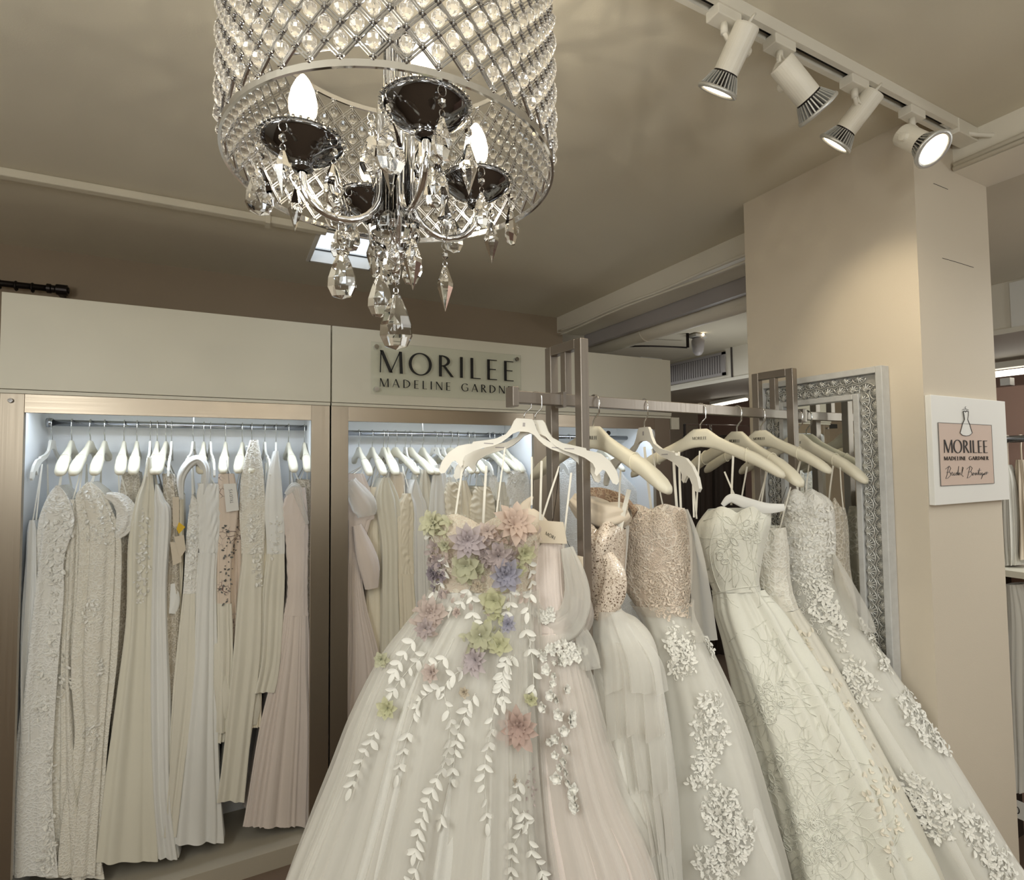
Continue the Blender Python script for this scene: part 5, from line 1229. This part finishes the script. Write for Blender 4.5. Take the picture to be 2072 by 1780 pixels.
for k, a in enumerate((PI-.05, .0, -PI/2+.02, PI/2+.05)):
    e = Vector((math.cos(a), math.sin(a), 0)); tp = cv+e*ra; zc = (1.985, 1.985, 1.992, 1.985)[k]
    arm = []
    for t in np.linspace(0, 1, 24):
        # from the stem down, a U and up to the cup
        if t < .3: arm.append(cv+e*.020+Vector((0, 0, 2.06-(2.06-1.945)*t/.3)))
        elif t < .8:
            th = PI+PI*(t-.3)/.5; rr = (ra-.020)/2; arm.append(cv+e*(.020+rr+rr*math.cos(th))+Vector((0, 0, 1.945+rr*.95*math.sin(th))))
        else: arm.append(tp+Vector((0, 0, 1.945+(zc-.03-1.945)*(t-.8)/.2)))
    MB().tube(arm, .0045, 12).build('arm', M['chrome'], ch, smooth=True)
    cup = MB().lathe([(.006, -.034), (.011, -.032), (.013, -.029), (.012, -.026), (.020, -.022), (.036, -.012), (.046, -.003), (.050, .003), (.048, .004), (.043, -.001), (.030, -.008), (.012, -.014), (.0001, -.014)], tp+Vector((0, 0, zc)), 32).build('drip_cup', M['chromedk'], ch, smooth=True)
    rs = MB()
    for i in range(40):
        t = 2*PI*i/40; rs.ball(tp+Vector((.050*math.cos(t), .050*math.sin(t), zc+.0035)), .0022, 5, 3)
    c = rs.build('rhinestone_rim', M['crystal'], cup); c.location = tuple(-Vector((cx, cy, 1.79))-Vector(cup.location)); c.location = (0, 0, 0)
    MB().tube([tp+Vector((0, 0, zc-.014)), tp+Vector((0, 0, zc+.022))], .0095, 16).build('candle_sleeve', M['chrome'], ch, smooth=True)
    MB().lathe([(.008, .020), (.0125, .028), (.0165, .042), (.0165, .052), (.0135, .066), (.008, .078), (.003, .085), (.0001, .087)], tp+Vector((0, 0, zc)), 24).build('candle_bulb', M['bulbglass'], ch, smooth=True)
    MB().lathe([(.0001, .024), (.005, .028), (.0085, .040), (.008, .052), (.005, .063), (.0001, .068)], tp+Vector((0, 0, zc)), 12).build('filament', M['bulb'], ch, smooth=True)
    l = bpy.data.lights.new('bulb_light', 'POINT'); l.energy = 2.3; l.color = (1, .94, .83); l.shadow_soft_size = .003
    lo = bpy.data.objects.new('bulb_light', l); C.objects.link(lo); lo.location = tp+Vector((0, 0, zc+.0755))
    for i in range(5):
        t = 2*PI*(i+.3)/5+k*.3; s_ = (.056, .050, .058, .048, .054)[i]; kd = ('tear', 'ice', 'tear', 'ice', 'tear')[(i+k) % 5]
        pendant(tp+Vector((.047*math.cos(t), .047*math.sin(t), zc-.001)), kd, s_ if kd == 'tear' else s_*1.1, yv+.3*i)
    bp_ = cv+e*(.020+(ra-.020)/2)+Vector((0, 0, 1.897)); pendant(bp_, 'tear' if k in (0, 3) else 'ice', .062, yv, .016)
pendant((cx, cy, 1.846), 'tear', .074, yv, .010)
for k in range(5):
    a = 2*PI*k/5+.5; pendant((cx+.026*math.cos(a), cy+.026*math.sin(a), 1.90), 'tear', .040, yv+k, .008)
for k in range(6):
    a = 2*PI*k/6+.2; pendant((cx+.034*math.cos(a), cy+.034*math.sin(a), 2.04), 'tear' if k % 2 else 'ice', .052, yv+k, .012)

# ------------------------------------------------------------------ track and spotlights
tk_ = thing('ceiling_track', 'white ceiling track with dark slot holding four spotlights', 'lighting track', (1.1, .73, 2.47))
YT = .729
b = MB(); b.box((.30, YT-.019, 2.474), (1.775, YT-.008, 2.5)).box((.30, YT+.008, 2.474), (1.775, YT+.019, 2.5)).box((.301, YT-.0085, 2.490), (1.774, YT+.0085, 2.4995)); b.build('track_rail', M['white'], tk_)
MB().box((.30, YT-.008, 2.4885), (1.775, YT+.008, 2.490)).build('track_slot', M['black'], tk_)
b = MB(); b.box((1.70, YT-.021, 2.462), (1.80, YT+.021, 2.5)); b.build('end_feed', M['white'], tk_, bevel=.002)
b = MB(); b.box((1.655, YT-.004, 2.480), (1.70, YT+.004, 2.487)); b.build('contact_strip', M['hook'], tk_)
def track_spot(label, X, top, tip, depth_top, depth_tip, on=False):
    """top/tip: pixel of the can's back end and of the lamp face, at planes Y"""
    a = P(top[0], top[1], Y=depth_top); rt = ray(*tip); lo, hi = .3, 3.5     # slide the lamp face along its sight line until the can points away by depth_tip
    for _ in range(40):
        mid = (lo+hi)/2; q = (CAM+rt*mid-a).normalized().dot(rt)
        if q < depth_tip: lo = mid
        else: hi = mid
    f = CAM+rt*lo; d = (f-a).normalized(); L = max(.10, (f-a).length)
    r = thing('track_spotlight', label, 'spotlight', (X, YT, 2.47))
    MB().box((X-.032, YT-.016, 2.455), (X+.032, YT+.016, 2.478)).build('adapter', M['white'], r, bevel=.002)
    MB().tube([(X, YT, 2.456), (X, YT, 2.435)], .007, 12).build('pivot', M['white'], r, smooth=True)
    q0 = Vector((X, YT, 2.437)); q1 = a+d*L*.30+d.orthogonal().normalized()*.0
    side = d.cross(Vector((0, 0, 1))).normalized()
    if side.dot(Vector((0, -1, 0))) > 0: side = -side
    q1 = a+d*L*.30+side*.024
    MB().tube(catmull(np.array([q0, q0+Vector((0, 0, -.01))+side*.016, (q0+q1)/2+side*.014, q1]), np.linspace(0, 3, 12)).tolist(), .0045, 8).build('bracket_arm', M['white'], r, smooth=True)
    MB().lathe([(.0001, .010), (.009, .009), (.010, .003), (.010, -.003)], q1, 16, side).build('thumb_knob', M['white'], r, smooth=False)
    MB().tube(catmull(np.array([q0+Vector((.01, 0, .004)), q0+Vector((.02, -.006, -.012)), a-d*.012+Vector((.01, 0, .01)), a-d*.002]), np.linspace(0, 3, 12)).tolist(), .0028, 6).build('flex_cable', M['white'], r, smooth=True)
    hl = .036
    MB().lathe([(.0001, 0), (.023, 0), (.0245, .003), (.0245, L-hl), (.0225, L-hl), (.0225, .004), (.0001, .004)], a, 32, d).build('lamp_can', M['white'], r, smooth=False)
    # finned lamp
    lamp = MB().lathe([(.020, L-hl-.004), (.0245, L-hl), (.0245, L-hl+.004), (.0215, L-hl+.005), (.031, L-.006)], a, 32, d).build('lamp_core', M['dark'], r)
    fb = MB(); qq = d.to_track_quat('Z', 'Y')
    for k in range(30):
        t = 2*PI*k/30; e = qq @ Vector((math.cos(t), math.sin(t), 0)); s_ = qq @ Vector((-math.sin(t), math.cos(t), 0))*.0011
        p = [a+d*(L-hl+.004)+e*.0215, a+d*(L-hl+.003)+e*.0265, a+d*(L-.006)+e*.0395, a+d*(L-.006)+e*.031]
        fb.quadprism([v-s_ for v in p], s_*2)
    fb.build('cooling_fins', M['silver'], r)
    MB().lathe([(.031, L-.007), (.0405, L-.007), (.042, L-.003), (.0405, L), (.033, L), (.032, L-.002)], a, 40, d).build('lamp_rim', M['silver'], r, smooth=True)
    MB().lathe([(.0001, L-.0035), (.0325, L-.0035), (.0325, L-.004)], a, 32, d).build('lamp_face', M['spotlit'] if on is not None else M['card'], r)
    return a+d*(L+.004), d
f1, d1 = track_spot('steep white spotlight at the left end of the track', P(1492, 10, Z=2.468).x, (1513, 50), (1450, 188), .70, -.14)
f2, d2 = track_spot('second white spotlight with wide finned lamp facing right', P(1600, 75, Z=2.468).x, (1580, 128), (1657, 224), .70, .12)
f3, d3 = track_spot('third slender white spotlight tilted down to the left', P(1745, 160, Z=2.468).x, (1770, 186), (1688, 294), .71, -.16)
f4, d4 = track_spot('lit spotlight facing the viewer near the pillar', P(1852, 226, Z=2.468).x, (1826, 272), (1886, 301), .70, -.62)
spotlight('spot_beam', f1, f1+d1, 9, WARM, 70, .7)
spotlight('spot_beam', f2, (1.62, .86, 1.95), 11, WARM, 48, 1)
spotlight('spot_beam', f3, f3+d3, 9, WARM, 70, .7)
spotlight('spot_beam', f4, f4+d4, 9, WARM, 80, .7)

# ------------------------------------------------------------------ side room seen past the pillar
t = thing('fluorescent_light', 'fluorescent tube glowing beyond the soffit left of the pillar', 'fluorescent light', (3.9, 3, 2.2))
pa, pb = P(1440, 822, X=4.4), P(1512, 808, X=4.4)
MB().tube([pa, pb], .012, 10).build('tube', M['tube'], t); MB().bar(pa+Vector((0, 0, .03)), pb+Vector((0, 0, .03)), .06, .03).build('housing', M['white'], t)
t = thing('fluorescent_light', 'fluorescent tube glowing at the right edge beyond the pillar', 'fluorescent light', (4.4, 1.4, 2.1))
pa, pb = P(2008, 758, X=4.4), P(2110, 746, X=4.4)
MB().tube([pa, pb], .02, 10).build('tube', M['tube'], t); MB().bar(pa+Vector((0, 0, .05)), pb+Vector((0, 0, .05)), .08, .04).build('housing', M['white'], t)
MB().box((4.37, P(2038, 770, X=4.4).y-.025, P(2038, 780, X=4.4).z), (4.43, P(2038, 770, X=4.4).y+.025, P(2038, 765, X=4.4).z)).build('sensor_box', M['card'], t)
# brown backdrop partition with another rail in front
MB0 = slab('wall_partition', (2.45, 4.1, 0), (3.5, 4.16, 2.0), M['darkcloth'], 'dark partition behind the right cabinet')
rr = thing('clothes_rail', 'thin distant clothes rail with chain behind the right cabinet', 'clothes rail', (3.0, 3.4, 0))
pa, pb = P(1385, 858, Y=3.4), P(1540, 862, Y=3.4); MB().tube([pa, pb], .006, 8).build('rail', M['hook'], rr)
MB().tube([(pa.x, 3.4, 0), (pa.x, 3.4, pa.z)], .01, 8).build('post', M['dark'], rr); MB().tube([(pb.x, 3.4, 0), (pb.x, 3.4, pb.z)], .01, 8).build('post', M['dark'], rr)
b = MB(); c0 = P(1438, 862, Y=3.38)
for i in range(10): b.tube([c0+Vector((.010*math.cos(u)*(i % 2), .010*math.cos(u)*((i+1) % 2), -.018*i+.014*math.sin(u))) for u in np.linspace(0, 2*PI, 8, endpoint=False)], .003, 4, closed=True)
b.build('chain', M['hook'], rr)
for i, x in enumerate((1395, 1425, 1462, 1492)):
    pc = P(x, 900, Y=3.4); cab = None
    gown(('dark brown evening dress', 'dark taupe dress', 'black brown dress', 'deep brown dress')[i]+(' nearest the cabinet end', ' second from the cabinet end', ' third from the cabinet end', ' nearest the pillar')[i]+' on the distant rail', (0, 3.4), 0,
         [(880, x-8, x+8, .02, .05), (920, x-15, x+15, .03, .1), (1050, x-14, x+14, .03, .12), (1400, x-20, x+20, .04, .12)], 0, dict(m=M['darkcloth'], seed=400+i, kind='satin', amp=(.004, .02)), N=60, Mv=40, name='evening_dress', cat='dress')
# emergency lamp and strut above the cabinets
t = thing('emergency_lamp', 'old glass bulkhead lamp hanging above the right cabinet', 'lamp', (2.9, 3.2, 2.2))
pc = P(1412, 684, Z=2.47)
MB().bar(pc+Vector((-.055, 0, .012)), pc+Vector((.055, 0, .012)), .07, .02).build('mounting_plate', M['greyw'], t)
MB().lathe([(.036, 0), (.044, -.02), (.042, -.06), (.034, -.10), (.02, -.118), (.0001, -.124)], pc, 16).build('glass_globe', M['greyp'], t, smooth=True)
MB().ball(pc+Vector((.01, -.04, .018)), .008).build('glowing_dot', M['spotlit'], t)
sx = P(1391, 674, Z=ZC); MB().bar((sx.x, sx.y, ZC-.10), (sx.x, sx.y, ZC), .014, .014, (0, 1, 0)).build('strut', M['dark'], t)
cabp = [P(x, y, Z=2.44) for x, y in ((1205, 722), (1240, 705), (1300, 700), (1390, 703))]
tag(MB().tube(catmull(np.array(cabp), np.linspace(0, 3, 16)).tolist(), .006, 6).build('power_cable', M['dark'], smooth=True), 'dark cable sagging above the right cabinet', 'cable')
q = P(1295, 722, Y=2.7); tag(MB().box((q.x-.08, 2.6, 2.208), (q.x+.09, 2.75, 2.25)).build('ballast_box', M['greyw'], bevel=.002), 'small grey box lying on the right cabinet', 'box')
q = P(1330, 728, Y=2.7); tag(MB().box((2.24, 2.6, 2.2), (2.30, 2.72, 2.235)).build('ballast_box', M['dark'], bevel=.002), 'small dark box lying on the right cabinet beside the grey one', 'box')
# right edge: rail with veils, shelf, garment bags
XR = 2.75
sh = thing('wall_shelving', 'pale wooden shelf and chrome rail at the right edge beyond the pillar', 'shelving', (XR, 1.1, 0))
pr = P(2050, 888, X=XR); MB().tube([(XR, .5, pr.z), (XR, 1.16, pr.z)], .014, 14).build('chrome_rail', M['rail'], sh, smooth=True)
ps = P(2052, 1152, X=XR); MB().box((XR-.12, .4, ps.z-.012), (XR+.3, 1.35, ps.z+.012)).build('shelf_board', M['panel'], sh)
MB().box((XR-.02, 1.16, .0), (XR+.3, 1.19, P(2014, 880, X=XR).z)).build('upright', M['darkcloth'], sh)
MB().box((XR+.3, .2, 0), (XR+.33, 1.5, P(2040, 782, X=XR+.3).z)).build('back_board', M['pinkwall'], sh)
def vp(lb, rows, m, dx, nm, cat, seed, hang=True):
    g = gown(lb, (XR+dx, 0), 90, rows, 0, dict(m=m, seed=seed, kind='tulle', amp=(.003, .016)), N=90, Mv=50, floor=False, name=nm, cat=cat)
    if hang:
        a = g.keys[0]; top = Vector(((a[0]+a[3])/2, (a[1]+a[4])/2, (a[2]+a[5])/2)); MB().tube([top-Vector((0, 0, .01)), (top.x, top.y, pr.z-.03), (top.x+.01, top.y, pr.z+.016), (top.x-.01, top.y, pr.z+.014)], .003, 6).build('hook', M['champ'], g.root)
    return g
vp('white sheer veil with cream hook on the chrome rail at the right edge', [(940, 2036, 2044, .02, .02), (970, 2030, 2056, .04, .04), (1040, 2028, 2066, .05, .05), (1120, 2032, 2068, .05, .05), (1142, 2036, 2066, .05, .05)], M['tulle'], -.0, 'bridal_veil', 'veil', 500)
vp('champagne garment right of the sheer veil, cut by the picture edge', [(930, 2058, 2076, .02, .02), (1000, 2062, 2090, .04, .04), (1130, 2066, 2100, .05, .05)], M['champ'], .02, 'bridal_veil', 'veil', 501)
vp('bulky white tulle gown under the shelf at the right edge', [(1180, 2040, 2080, .05, .05), (1260, 2044, 2110, .08, .1), (1400, 2046, 2120, .10, .12), (1540, 2054, 2120, .10, .12), (1590, 2058, 2120, .10, .12)], M['tulle'], -.02, 'stored_gown', 'gown', 502, False)
q = P(2062, 1640, X=XR-.1); t = thing('floor_tag', 'small white ticket with dark figures low at the right edge', 'ticket', (q.x, q.y, q.z-.03))
MB().box((q.x, q.y-.03, q.z-.03), (q.x+.004, q.y+.05, q.z+.035)).build('ticket', M['card'], t)
b = MB()
for k in (0, .02): b.tube([(q.x-.001, q.y+.025-k+.006*math.cos(a), q.z+.012*math.sin(a)) for a in np.linspace(0, 2*PI, 12, endpoint=False)], .0015, 5, closed=True)
b.build('figures', M['ink'], t)
